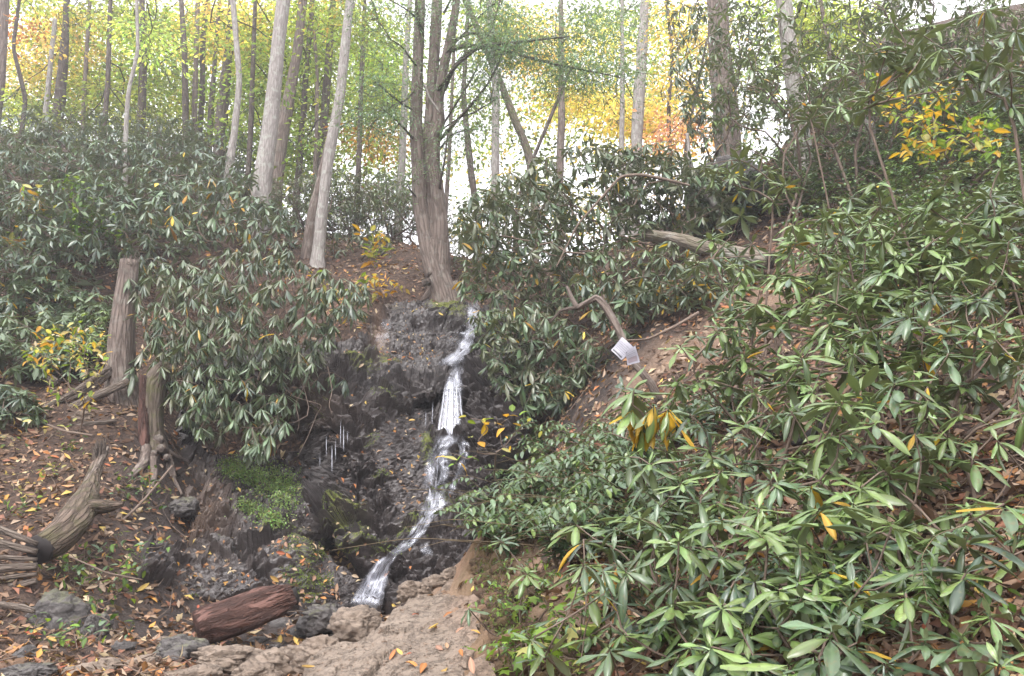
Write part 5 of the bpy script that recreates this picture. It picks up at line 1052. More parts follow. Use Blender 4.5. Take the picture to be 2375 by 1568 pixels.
G = (('green', 5), ('lime', 3)); GY = (('green', 3), ('lime', 3), ('yellow', 3)); YO = (('yellow', 6), ('orange', 3)); OR = (('orange', 5), ('yellow', 2)); DG = (('dgreen', 4), ('green', 2)); RD = (('red', 5), ('orange', 2)); LM = (('lime', 5), ('green', 1)); YL = (('yellow', 4), ('lime', 3)); RU = (('rust', 3), ('orange', 2), ('green', 1)); HM = (('hem', 4), ('dgreen', 2))
TREES = [
 ("tall pale barked tree leaning right, the widest single trunk in the left woods", [(657,0,34),(645,100,34),(636,200,36),(622,330,40),(608,430,44),(600,540,52)], 21.5, 'pale', [(640,-60,160,40,20,G)]),
 ("slender grey tree leaning right with a dark knot near the top", [(812,0,20),(800,110,24),(790,220,24),(765,350,26),(748,480,26),(737,600,32)], 20.0, 'pale', [(850,60,70,60,22,G),(780,30,70,50,18,GY)]),
 ("broken grey stub trunk standing just left of the slender grey tree's foot", [(737,440,18),(728,480,24),(716,560,28),(712,600,32)], 20.4, 'brown', []),
 ("slim pale tree behind the left thicket whose trunk bends at a dark fork", [(540,0,14),(548,90,14),(556,190,15),(545,300,18),(533,380,20),(520,500,20)], 24, 'pale', [(560,70,90,60,26,GY),(620,160,80,60,26,G)]),
 ("dark reddish trunk left of the slim forked pale tree", [(536,20,16),(533,100,20),(522,190,26),(510,330,30)], 29, 'dark', [(520,40,80,50,28,OR),(540,110,70,40,18,YO)]),
 ("dark straight trunk with pale green leaves in the middle of the left woods", [(330,30,14),(332,120,18),(330,220,20),(325,320,22)], 30, 'dark', [(330,60,90,60,34,GY),(300,170,90,60,30,G)]),
 ("dark trunk under the big yellow crown at far left", [(152,60,16),(148,140,22),(138,240,26),(128,320,28)], 31, 'dark', [(140,120,130,90,88,YO),(200,70,90,60,36,YL),(60,170,60,50,16,YO)]),
 ("thin winding pale sapling in front of the left thicket", [(318,40,8),(320,120,9),(298,210,10),(292,300,11),(291,420,11)], 22.5, 'pale', [(340,90,70,50,14,G)]),
 ("slim dark trunk left of the yellow lit gap in the left woods", [(420,0,12),(428,120,14),(430,230,15),(432,320,16)], 30, 'dark', [(430,90,80,60,32,GY),(420,190,80,50,24,G)]),
 ("leaning dark trunk crossing the left woods behind the straight dark one", [(482,0,12),(470,100,13),(470,220,14),(462,320,14)], 31, 'dark', [(470,80,60,60,20,GY)]),
 ("brown straight trunk immediately right of the tall pale tree", [(700,20,22),(690,120,24),(672,220,28),(655,310,32),(640,420,34)], 25.5, 'brown', [(720,70,70,70,30,G),(700,200,60,60,18,G)]),
 ("dark mottled trunk between the pale tree and the slender grey tree", [(772,0,14),(764,120,18),(756,220,20),(748,330,22)], 27, 'dark', [(750,100,70,80,30,G),(740,240,60,60,22,G)]),
 ("thin trunk just right of the brown straight trunk", [(716,100,12),(708,190,14),(702,290,16),(690,430,16)], 27.5, 'dark', []),
 ("pale trunk left of the triple trunk tree in the bright gap", [(948,40,12),(940,160,16),(937,280,18),(932,380,18),(925,480,20)], 26, 'pale', [(900,120,60,70,30,G),(880,330,50,40,16,RU),(900,230,70,50,22,GY)]),
 ("dark thin tree with a crooked fork right of the triple trunk tree", [(1080,130,10),(1075,220,12),(1085,330,16),(1095,420,17),(1112,520,16)], 22.5, 'dark', []),
 ("straight pale grey tree standing in the open sky right of the triple trunk tree", [(1142,100,16),(1150,200,20),(1149,330,20),(1148,440,20),(1145,540,22)], 24, 'pale', [(1130,60,80,50,18,G)]),
 ("mossy leaning trunk slanting down right in the open sky", [(1130,120,16),(1160,190,18),(1195,280,20),(1222,340,20),(1240,430,20)], 25, 'mossy', [(1230,60,80,50,16,OR),(1240,140,60,30,14,OR)]),
 ("grey trunk behind the yellow orange leaves right of centre", [(1302,150,14),(1303,260,18),(1300,350,19),(1297,460,20)], 26, 'brown', [(1310,230,60,40,12,YO),(1330,120,60,50,10,GY)]),
 ("tall pale grey tree in the right of centre with peeling bark", [(1496,0,22),(1490,100,26),(1482,230,28),(1477,340,28),(1470,500,30)], 24, 'pale', [(1440,40,70,50,10,HM)]),
 ("thin grey tree left of the tall peeling one", [(1443,60,9),(1444,200,12),(1442,310,13),(1440,430,14)], 25.5, 'pale', [(1400,240,70,30,26,YO),(1450,290,60,30,24,YO),(1500,270,50,25,14,YO)]),
 ("stout mottled white and grey trunk at the upper right", [(1818,0,38),(1828,90,38),(1840,180,40),(1852,270,44),(1865,360,46)], 17.5, 'pale', [(1780,10,50,40,12,LM)]),
 ("broad dark trunk hidden behind rhododendron leaves at the upper right", [(1664,0,52),(1670,120,54),(1682,250,60),(1690,360,66),(1695,440,70)], 19.5, 'brown', [(1600,60,60,60,12,OR),(1590,140,50,60,8,YO)]),
 ("small tree with salmon red leaves beside the open sky on the right", [(1600,290,7),(1590,340,8),(1592,420,10)], 23, 'dark', [(1585,300,55,26,18,RD),(1550,330,40,25,10,RD),(1560,210,60,50,10,OR)]),
 ("lime green leaved tree right of the mottled trunk", [(1910,40,10),(1925,120,12),(1930,200,14)], 18.5, 'brown', [(1890,40,60,40,44,LM),(1920,90,40,50,26,LM),(1870,110,30,50,20,LM),(1960,60,40,40,20,LM)]),
 ("pale trunk segment showing through the leaves above the yellow shrub", [(2062,90,18),(2050,150,20),(2030,210,22),(2015,260,22)], 16.5, 'pale', []),
 ("thin dark sapling trunk right against the triple trunk tree", [(1046,270,9),(1042,360,10),(1036,450,11),(1030,540,12)], 20.5, 'brown', []),
 ("hazy brown trunk cut by the left edge of the picture", [(8,0,26),(4,80,26),(0,180,26)], 27, 'brown', [(50,60,70,70,12,RU),(30,240,60,50,22,G),(60,-10,60,30,16,G)]),
 ("slim pale trunk right of the one cut by the left edge", [(112,200,12),(106,260,13),(102,320,14)], 30, 'pale', [(90,270,60,40,24,DG)]),
 ("thin dark sapling left of the big yellow crown", [(45,0,8),(30,110,9),(60,230,10)], 28, 'dark', []),
 ("green leaved tree filling the gap left of the tall pale trunk", [(590,60,10),(585,200,12),(580,330,13)], 26, 'dark', [(600,110,60,60,34,G),(585,220,70,50,32,G),(560,320,60,40,20,G),(610,30,70,40,22,YL)]),
 ("lime green leaved tree behind the thin winding sapling", [(255,40,10),(250,200,12),(240,310,12)], 28, 'dark', [(250,30,100,50,30,G),(270,230,90,50,44,LM),(200,280,80,40,24,G),(370,280,80,40,30,LM)]),
 ("hemlock with grey green twigs above the bare slope, left of the triple trunk", [(845,20,10),(838,200,12),(830,430,14)], 24.5, 'dark', [(880,230,60,60,20,G),(860,330,50,30,8,RU),(730,330,50,60,22,G),(660,350,40,60,18,G)]),
 ("slim tree at the top edge with bright green leaves between the two pale trees", [(720,0,8),(735,150,9),(735,300,10)], 26, 'brown', [(740,40,60,50,26,LM),(700,140,40,50,16,G),(860,180,60,50,20,G)]),
 ("dark sapling with orange leaves above the peeling tree", [(1545,0,8),(1560,120,9),(1550,260,10)], 26.5, 'dark', [(1560,60,60,60,8,OR),(1400,90,60,40,10,YO),(1480,380,60,40,8,YO)]),
 ("dark slanting pole trunk behind the open rhododendron", [(1240,360,9),(1215,420,10),(1195,500,11)], 22, 'dark', []),
 ("slender grey trunk left of the thin winding sapling", [(205,60,9),(196,200,10),(192,310,11)], 31, 'brown', [(200,210,70,40,24,GY)]),
 ("dark trunk close right of the leaning dark trunk", [(500,120,10),(492,220,13),(486,320,15)], 30.5, 'dark', []),
 ("brown trunk fragment between the dark reddish trunk and the leaning one", [(455,130,12),(452,230,14),(450,320,15)], 30.5, 'brown', [(450,250,50,40,14,LM)]),
]
for (lab, pts, Y, bark, crown) in TREES:
    tree("tree", lab, pts, Y, bark, crown, size=.19 if Y > 20 else .15, per=34, density=1.35)

# the hemlock with three stems at the top of the falls
root = thing("hemlock_tree", "big grey hemlock with three stems from one swollen base atop the falls", "tree", P(1030, 690, 18.0)); ob = P(1030, 690, 18.0); YM = 18.0
def st(pts, sides=22, seed=1, flute=.06, rough=.07):
    w = np.array([(*P(p[0], p[1], YM + (p[3] if len(p) > 3 else 0)), p[2] * mpx(YM) / 2) for p in pts]); q = resample(w, .10)
    return tube(q[:, :3], q[:, 3], sides, rough=rough, seed=seed, flute=flute)
tk = MB()
tk.add(*[x if i != 2 else None for i, x in enumerate(st([(1040,725,80),(1034,695,68),(1020,650,60),(1008,600,52),(1002,565,42),(1000,540,16)]))][:2], T=st([(1040,725,80),(1034,695,68),(1020,650,60),(1008,600,52),(1002,565,42),(1000,540,16)])[2])
for s_i, pts in enumerate([[(1010,640,50),(996,590,44),(982,520,40),(975,470,38),(970,380,36),(965,280,32),(968,180,28),(972,80,27),(975,-30,26),(978,-200,24)],
                           [(1008,600,40),(1000,540,38,.05),(996,470,38,.15),(996,400,38,.15),(996,330,36,.1),(1000,290,38),(1000,240,30),(1006,140,28),(1012,40,30),(1018,-60,26),(1022,-200,22)],
                           [(1020,650,50),(1022,590,42),(1022,520,36,-.1),(1014,440,34,-.1),(1006,380,32,-.1),(1006,310,36,-.1),(1018,290,34,-.1),(1016,240,26,-.1),(1026,170,24,-.1),(1042,100,22,-.2),(1056,30,20,-.3),(1066,-120,16,-.3)]]):
    V, F, T = st(pts, 16, 3 + s_i, .03); tk.add(V, F, None, T)
# root flare and burl
for pts in ([(1012,668,34),(994,684,22),(978,698,10)], [(1045,660,40),(1060,685,28),(1062,705,18)], [(1020,670,44),(1010,690,30),(1000,705,16)], [(1035,670,40),(1040,695,36),(1045,712,20)]):
    V, F, T = st(pts, 10, 9, .08); tk.add(V, F, None, T)
tk.build("trunk", M['brown'], root, origin=ob)
V, F = rock_geo(P(990, 655, 17.7), (.10, .10, .09), 91, 3); mb = MB(); mb.add(V, F); mb.build("burl", M['dark'], root, origin=ob)
LIMBS = [  # px,py,width,dY from tree outwards
 [(1028,210,15),(1050,160,12,-.5),(1085,120,11,-1),(1130,104,9,-1.5),(1190,100,7,-2),(1250,92,5,-2.4),(1320,85,3,-2.6)],
 [(1040,120,11),(1080,105,10,-.6),(1150,110,9,-1.2),(1215,130,7,-1.8),(1290,150,6,-2.2),(1370,165,4,-2.6),(1440,180,2,-2.8)],
 [(1045,100,8),(1090,75,6,-.5),(1140,85,5,-.8),(1200,120,4,-1),(1280,130,3,-1.2)],
 [(1010,220,13),(1030,190,10,-.5),(1060,150,8,-.9),(1100,118,7,-1.2),(1140,70,5,-1.4),(1160,0,4,-1.6)],
 [(1015,330,9),(1060,280,8,-.4),(1100,235,6,-.7),(1135,190,5,-.9),(1160,140,4,-1),(1175,60,3,-1)],
 [(1015,310,6),(1055,245,5,-.4),(1090,190,4,-.6),(1110,150,3,-.7)],
 [(965,330,7),(940,300,5,-.4),(915,275,4,-.8),(885,250,3,-1.1)], [(965,260,6),(930,240,5,-.4),(900,215,4,-.8),(870,190,3,-1)],
 [(972,160,8),(955,140,5,-.3),(935,110,4,-.5),(905,90,3,-.8),(880,50,2,-1)], [(972,60,8),(965,40,6,-.3),(940,20,4,-.6),(905,0,3,-.8)],
 [(980,80,12),(972,55,10,-.3),(968,30,8,-.5),(962,-20,6,-.7)], [(1000,230,5),(985,205,4,-.4),(975,170,3,-.6)],
 [(1015,470,7),(1020,430,6,-.3),(1030,380,5,-.5),(1038,310,4,-.6)], [(972,465,5),(955,445,4,-.3),(945,430,3,-.5)], [(1030,30,7),(1050,-10,5,-.5),(1100,-40,4,-.8)],
 [(1010,150,6),(1060,95,5,-.5),(1110,40,4,-.8),(1150,5,3,-1)], [(1025,300,4),(1070,270,4,-.3),(1100,262,3,-.5),(1150,230,2,-.8)],
 [(1020,345,5),(1050,310,4,-.3),(1085,300,3,-.5)], [(968,200,6),(945,230,4,-.4),(900,250,3,-.8),(850,300,2,-1)]]
lb = MB(); tipsH = []
for L_ in LIMBS:
    w = np.array([(*P(p[0], p[1], YM + (p[3] if len(p) > 3 else 0)), max(p[2], 2.2) * mpx(YM) / 2) for p in L_]); q = resample(w, .15); V, F, T = tube(q[:, :3], q[:, 3], 6, rough=.1, seed=5); lb.add(V, F, None, T)
    # side twigs
    n = len(q)
    for i in range(int(n * .35), n, 2):
        for _ in range(2):
            d = rng.normal(0, 1, 3) * np.array([1, 1, .35]); d += (q[min(i + 1, n - 1), :3] - q[i - 1, :3]) * 3; d /= np.linalg.norm(d); l = random.uniform(.4, 1.2)
            p0 = q[i, :3]; pts = [p0, p0 + d * l * .5 + [0, 0, .03], p0 + d * l + [0, 0, -.08]]; add_tube(lb, pts, [.008, .005, .003], 4, cap=False); tipsH += [pts[1], pts[2], p0 + d * l * .75]
lb.build("branches", M['dark'], root, origin=ob)
V, F, T = st([(985,195,4,-.9),(995,225,6,-.9),(1005,240,5,-.9),(1022,262,2,-.9)], 6, 2, 0); mb = MB(); mb.add(V, F, None, T); mb.build("dead_branch", M['pale'], root, origin=ob)['label'] = "pale bare broken branch"
# extra needle pads right of the tree and above
for (cx, cy, rx, ry, n, dy) in [(1300,120,120,60,46,-2.2),(1400,60,90,50,36,-2),(1220,40,90,40,26,-1.5),(1380,170,90,30,34,-2.5),(1470,130,40,40,10,-2),(1150,40,60,40,14,-1),(920,40,60,50,18,-.8),(880,150,50,50,14,-.8),(1330,20,100,30,24,-2),(900,280,50,40,8,-1),(1250,190,60,30,12,-1.5)]:
    for _ in range(n):
        a = random.random() * 6.28; k = math.sqrt(random.random()); tipsH.append(P(cx + rx * k * math.cos(a), cy + ry * k * math.sin(a), YM + dy + random.gauss(0, .6)))
m2 = MB(); pos, d, u, L_, cols = leaf_cloud(tipsH, 42, .28, .08, HM, flat=.3); add_leaves(m2, T_NEEDLE, pos, d, u, L_, cols); m2.build("crown", M['needle'], root, origin=ob)

# far woods beyond the ridge: nothing in it can be told apart
cents = []; ck = []
REG = [(0,420,60,330,5,'green'),(420,900,0,330,6,'green'),(0,600,0,260,4,'lime'),(560,960,120,480,6,'green'),(620,1000,380,500,6,'dgreen'),(640,1000,330,480,3,'lime'),(40,420,100,330,2,'yellow'),(820,960,330,470,1.2,'rust'),(1150,1700,180,420,.5,'orange'),(1500,1700,0,330,2.6,'orange'),(840,960,0,300,2,'green'),(1040,1500,330,560,2.2,'yellow'),(1040,1500,300,540,2.6,'dgreen'),(1040,1500,120,400,1.5,'lime'),(1100,1500,420,560,1.5,'rust'),(1040,1560,0,300,5,'green'),(1100,1560,0,260,4,'lime'),(1250,1600,120,330,3,'yellow'),(1600,2050,0,260,4,'green'),(1350,1700,200,300,1.2,'yellow'),(1560,1900,0,300,2.5,'dgreen'),(400,620,0,160,2,'orange'),(1050,1200,380,560,.8,'dgreen'),(400,700,240,340,4,'lime'),(1040,1500,0,120,1.2,'dgreen'),(1480,1760,330,480,1.6,'orange')]
mf = MB()
for (x0, x1, y0, y1, den, key) in REG:
    n = int((x1 - x0) * (y1 - y0) / 10000 * den * 2.2 * (1 if x1 < 1000 else .8))
    cs = [P(random.uniform(x0, x1), random.uniform(y0, y1), random.uniform(33, 46)) for _ in range(n)]
    add_leaves(mf, T_RH, *leaf_cloud(cs, 34, .7, .26, ((key, 4), ('green', 1), ('lime', 1))))
o = mf.build("distant_woods", M['crown']); tag(o, "far green and yellow woodland canopy glowing beyond the ridge", "woods", kind='stuff')
# ---------------------------------------------------------------- snags, logs, rails
def log_mesh(mb, pts, sides=18, rough=.12, flute=.04, seed=1, step=.05, ends=True):
    w = np.array([(*P(p[0], p[1], p[3]), p[2] * mpx(p[3]) / 2) for p in pts]); q = resample(w, step); V, F, T = tube(q[:, :3], q[:, 3], sides, rough=rough, seed=seed, flute=flute); mb.add(V, F, None, T); return q
def logthing(name, label, cat, pts, mat, **k):
    ob = P(pts[0][0], pts[0][1], pts[0][3]); mb = MB(); log_mesh(mb, pts, **k); o = mb.build(name, M[mat], origin=ob); tag(o, label, cat); return o
def splinters(mb, c, r, h, n, seed=0):
    rs = np.random.default_rng(seed)
    for _ in range(n):
        a = rs.uniform(0, 6.28); rr = r * rs.uniform(.5, .98); p = np.array(c) + [rr * math.cos(a), rr * math.sin(a), -.05]; hh = h * rs.uniform(.25, 1)
        add_tube(mb, [p, p + [rs.normal(0, .01), rs.normal(0, .01), hh * .6], p + [rs.normal(0, .02), rs.normal(0, .02), hh]], [r * .2, r * .13, r * .02], 5, cap=False)
# snapped trunk on the left slope
ob = P(290, 930, 13.9); root = thing("snapped_trunk", "snapped dead tree trunk with splintered top standing left of the big drooping rhododendron", "dead tree", ob)
mb = MB(); log_mesh(mb, [(300,1000,90,13.9),(285,920,74,13.9),(280,860,66,13.9),(280,780,58,13.9),(288,700,50,13.9),(296,640,44,13.9),(300,605,42,13.9)], sides=24, rough=.08, flute=.03, step=.07); mb.build("trunk", M['brown'], root, origin=ob)
mb = MB(); splinters(mb, P(300, 612, 13.9), .15, .22, 26, 1); splinters(mb, P(318, 605, 13.9), .05, .32, 6, 2); mb.build("splintered_top", M['greylog'], root, origin=ob)
# second rotten trunk with roots
ob = P(355, 1010, 13.0); root = thing("rotten_trunk", "hollow mossy stump trunk with spreading roots at the lip of the dark hollow", "stump", ob)
mb = MB(); log_mesh(mb, [(352,1060,74,12.9),(350,1010,56,13),(352,950,54,13),(358,890,56,13),(375,860,50,13),(392,852,30,13.1)], sides=20, rough=.14, flute=.05); mb.build("trunk", M['mossy'], root, origin=ob)
mb = MB(); log_mesh(mb, [(330,870,16,12.8),(332,950,20,12.8),(334,1030,26,12.7),(328,1080,20,12.6)], sides=10, rough=.2); mb.build("bark_strip", M['redlog'], root, origin=ob)
for pts in ([(365,1020,26,12.8),(385,1060,22,12.5),(400,1110,14,12.2)], [(340,1040,26,12.7),(330,1080,20,12.4),(300,1110,10,12.1)], [(372,1040,20,12.6),(400,1060,14,12.3),(440,1075,8,12.1)], [(350,1050,24,12.5),(355,1110,14,12.1),(340,1150,8,11.9)], [(385,1060,14,12.4),(395,1100,10,12.1),(420,1150,6,11.9)]):
    mb = MB(); q = []
    for k_, p_ in enumerate(resample([(a, b, 0, c) for a, b, c, d in pts], 12)):
        h = hit(p_[0], p_[1]); q.append((*(P(p_[0], p_[1], pts[0][3]) if k_ == 0 or h is None else h[0] + h[1] * .02), p_[3] * mpx(12.5) / 2))
    q = resample(np.array(q), .04); V, F, T = tube(q[:, :3], q[:, 3], 9, rough=.2, seed=4); mb.add(V, F, None, T); mb.build("root", M['brown'], root, origin=ob)
# forked mossy log on the left bank
ob = P(110, 1280, 9.1); root = thing("forked_log", "mossy forked log on the left bank with a dark sawn end and splintered prong", "log", ob)
mb = MB(); log_mesh(mb, [(98,1272,64,9.0),(135,1248,70,9.15),(168,1215,72,9.4),(192,1180,66,9.8),(205,1150,50,10.1),(213,1120,34,10.4),(225,1080,26,10.8),(245,1048,14,11.1)], sides=22, rough=.12, flute=.05); mb.build("trunk", M['oldlog'], root, origin=ob)
mb = MB(); w0, w1 = P(98, 1272, 8.99), P(90, 1276, 8.95); V, F, T = tube([w0, w1 + [0, -.02, 0]], [.155, .15], 22, rough=.08, seed=3); mb.add(V, F, None, T); mb.build("sawn_end", M['blackwood'], root, origin=ob)
mb = MB(); log_mesh(mb, [(195,1190,40,9.7),(225,1172,34,9.7),(258,1172,22,9.7),(285,1168,10,9.7)], sides=12, rough=.25, flute=.08); mb.build("broken_prong", M['oldlog'], root, origin=ob)
mb = MB(); splinters(mb, P(232, 1058, 10.95), .10, .35, 22, 5); log_mesh(mb, [(175,1180,16,9.9),(205,1120,20,10.3),(250,1040,10,11.1)], sides=8, rough=.25); mb.build("splintered_prong", M['greylog'], root, origin=ob)
# stacked split rails at the left edge
RAILS = []
for (yl, ym, yr, wl_, wr_, lab) in [(1196,1232,1262,20,12,"topmost curved split rail in the stack at the left edge"),(1243,1262,1281,20,13,"second split rail from the top at the left edge"),(1290,1293,1298,14,9,"thin middle split rail at the left edge, level with the sawn end"),
    (1322,1318,1314,22,17,"pale straight split rail below the sawn end at the left edge"),(1352,1341,1331,13,10,"narrow rail second from the bottom at the left edge"),(1384,1366,1347,20,15,"lowest split rail of the stack at the left edge")]:
    RAILS.append(([(-90,yl,wl_,8.65),(10,ym,(wl_+wr_)/2,8.75),(86,yr,wr_,8.85)], lab))
for pts, lab in RAILS: o = logthing("split_rail", lab, "rail", pts, 'greylog', sides=7, rough=.18, flute=.10, seed=random.randrange(50)); o['group'] = "split rails stacked at the left edge"
# weathered timbers behind the snapped trunk
for pts, lab in [([(130,950,16,13.3),(200,905,18,13.5),(265,862,14,13.7)], "upper weathered timber lying behind the snapped trunk"), ([(110,975,18,13.1),(200,930,22,13.3),(300,885,18,13.6)], "thick middle weathered timber behind the snapped trunk"), ([(90,955,12,13.0),(180,905,14,13.3),(255,850,12,13.6)], "thin timber above the others behind the snapped trunk"), ([(0,790,26,14.2),(60,840,30,13.9),(130,890,22,13.6)], "dark leaning timber under the yellow green sapling at left"), ([(120,995,12,12.6),(200,985,14,12.6),(270,975,10,12.7)], "low dark timber lying level left of the stump trunk"), ([(0,1402,14,8.0),(60,1412,16,8.0),(80,1418,10,8.0)], "short pale stick of wood below the stacked rails")]:
    logthing("weathered_timber", lab, "timber", pts, 'greylog', sides=8, rough=.15, flute=.08, seed=random.randrange(50))
# red brown log across the stream bed
ob = P(570, 1440, 8.9); root = thing("red_log", "short thick red brown log with flaking bark lying across the stream bed", "log", ob)
mb = MB(); log_mesh(mb, [(458,1462,66,8.7),(480,1452,76,8.75),(540,1435,80,8.85),(600,1410,78,8.95),(650,1392,66,9.0),(680,1378,48,9.05)], sides=40, rough=.24, flute=.05, step=.025, seed=4); mb.build("wood", M['redlog'], root, origin=ob)
mb = MB(); w = P(681, 1384, 9.04); add_tube(mb, [w - [.05, 0, .015], w + [.035, 0.0, .01]], [.07, .085], 16, rough=.25); mb.build("hollow_end", M['blackwood'], root, origin=ob)  # solid near-black plug; the hollow's shade is put into its colour
mb = MB()
for _ in range(70):
    t = random.random(); a = random.uniform(.2, 2.9); c = P(465 + 205 * t, 1458 - 72 * t, 8.75 + .3 * t); r = .175; p = c + [0.05 * math.sin(a), -r * math.sin(a), r * math.cos(a)]
    d = P(680, 1378, 9.05) - P(458, 1462, 8.7); d /= np.linalg.norm(d); l = random.uniform(.05, .22); add_tube(mb, [p - d * l / 2, p + [0, -.006, .004], p + d * l / 2], [.004, .012, .003], 5, cap=False)
o = mb.build("bark_flakes", M['redlog'], root, origin=ob); o['kind'] = 'stuff'
# fallen hollow log on the right skyline
ob = P(1650, 580, 13.2); root = thing("fallen_log", "long pale fallen log with a black hollow end on the right slope", "log", ob)
mb = MB(); log_mesh(mb, [(1495,545,26,14.2),(1560,552,32,13.9),(1640,575,34,13.4),(1720,592,38,12.9),(1785,606,42,12.5)], sides=18, rough=.12); mb.build("wood", M['fallen'], root, origin=ob)
mb = MB(); w = P(1787, 606, 12.47); add_tube(mb, [w - [.03, .0, 0], w + [.03, -.03, -.005]], [.13, .125], 18, rough=.1); mb.build("hollow_end", M['blackwood'], root, origin=ob)  # black plug over the log end, colouring in the shade of its hollow
# crooked pale branches
logthing("crooked_branch", "pale crooked branch leaning over the outcrop on the right hillside", "branch", [(1594,310,8,15.3),(1600,380,11,15.2),(1625,430,15,15.1),(1660,480,20,15.0),(1675,540,22,15.0)], 'pale', sides=8)
ob = P(1500, 880, 8.8); root = thing("papered_branch", "thick reddish bent branch rising from the slope, carrying two pinned papers", "branch", ob)
mb = MB(); log_mesh(mb, [(1340,715,14,9.3),(1355,705,12,9.25),(1385,690,18,9.2),(1405,712,19,9.15),(1430,755,18,9.1),(1445,790,17,9.05),(1462,830,17,9.0),(1485,860,18,8.95),(1510,890,20,8.9),(1530,930,20,8.9)], sides=10, rough=.1); mb.build("wood", M['brown'], root, origin=ob)
mb = MB(); log_mesh(mb, [(1340,715,14,9.3),(1325,690,10,9.4),(1315,665,7,9.5)], sides=8); log_mesh(mb, [(1345,712,12,9.3),(1300,720,7,9.5),(1275,750,5,9.6)], sides=7); mb.build("side_branch", M['brown'], root, origin=ob)
logthing("bare_branch", "long bare branch arching through the open rhododendron against the sky", "branch", [(1290,620,4,13.4),(1340,520,5,13.4),(1385,470,6,13.4),(1440,408,7,13.4),(1490,405,8,13.4),(1560,420,8,13.4),(1600,430,5,13.4)], 'twig', sides=7)
for pts, lab in [([(1690,920,8,7.6),(1740,860,9,7.9),(1790,790,6,8.2)], "slanting pale stick on the bare dirt right of the papers"), ([(1840,1030,14,6.2),(1880,1010,22,6.3),(1925,965,18,6.5)], "black charred log end under the saplings of the right bank"), ([(2240,1010,9,5.0),(2300,965,10,5.2),(2345,930,8,5.4)], "bare stick crossing the dark gap at the right"), ([(2198,1280,7,4.2),(2225,1215,8,4.2),(2245,1140,8,4.2)], "upright yellow cut stem in the lower right"), ([(1960,1250,8,4.4),(2040,1310,9,4.3),(2120,1370,7,4.2)], "thin slanting branch through the lower right saplings"), ([(1430,790,4,9.3),(1500,788,5,9.6),(1560,760,7,9.8),(1620,725,8,10)], "dark thin branch running right from the papered branch"),
                 ([(400,1080,5,11.6),(330,1165,6,11.0),(215,1270,4,10.2)], "long thin bare twig slanting across the left bank"), ([(215,1010,5,11.3),(150,1000,5,11.4),(110,985,4,11.5)], "curved pale twig lying on the leaf litter left of the stump trunk"), ([(160,1290,4,8.8),(250,1330,4,8.9),(330,1345,4,9.1)], "thin fallen twig below the forked log")]:
    logthing("fallen_branch", lab, "branch", pts, 'blackwood' if 'black' in lab else ('stem' if 'yellow' in lab else 'twig'), sides=8, rough=.12)
# mossy stump on the right bank
ob = P(2185, 1000, 6.0); root = thing("mossy_stump", "broken grey brown stump leaning among the saplings at the right", "stump", ob)
mb = MB(); log_mesh(mb, [(2120,1150,60,5.7),(2150,1080,66,5.85),(2180,1010,72,6.0),(2205,950,74,6.1),(2225,900,66,6.2),(2240,862,44,6.3)], sides=20, rough=.16, flute=.06); mb.build("trunk", M['mossy'], root, origin=ob)
mb = MB(); splinters(mb, P(2232, 885, 6.2), .10, .22, 20, 9); mb.build("splintered_top", M['greylog'], root, origin=ob)

# ---------------------------------------------------------------- two pinned papers
m_, n_, l_ = new_mat("printed_paper"); at = N(n_, "ShaderNodeAttribute"); at.attribute_name = "tc"; sx = N(n_, "ShaderNodeSeparateXYZ"); l_.new(at.outputs["Vector"], sx.inputs[0])
fx_ = maths(n_, l_, 'FRACT', maths(n_, l_, 'MULTIPLY', sx.outputs[1], 9.0)); ln = maths(n_, l_, 'LESS_THAN', fx_, 0.28)
nz_ = noise(n_, l_, at.outputs["Vector"], 26, 2); wd = maths(n_, l_, 'GREATER_THAN', nz_.outputs[0], 0.47)
inx = maths(n_, l_, 'MULTIPLY', maths(n_, l_, 'GREATER_THAN', sx.outputs[0], 0.1), maths(n_, l_, 'LESS_THAN', sx.outputs[0], 0.88)); iny = maths(n_, l_, 'MULTIPLY', maths(n_, l_, 'GREATER_THAN', sx.outputs[1], 0.14), maths(n_, l_, 'LESS_THAN', sx.outputs[1], 0.85))
k_ = maths(n_, l_, 'MULTIPLY', maths(n_, l_, 'MULTIPLY', ln, wd), maths(n_, l_, 'MULTIPLY', inx, iny))
b_ = N(n_, "ShaderNodeBsdfPrincipled"); l_.new(mixc(n_, l_, maths(n_, l_, 'MULTIPLY', k_, .75), (0.27, 0.26, 0.30), (0.09, 0.085, 0.10)), b_.inputs["Base Color"]); b_.inputs["Roughness"].default_value = .35; finish(n_, l_, b_.outputs[0])
M['paper'] = m_; M['band'] = mat_plain("black_print", (0.03, 0.03, 0.04), .5); M['tint'] = mat_plain("faded_picture_print", (0.19, 0.15, 0.17), .45)
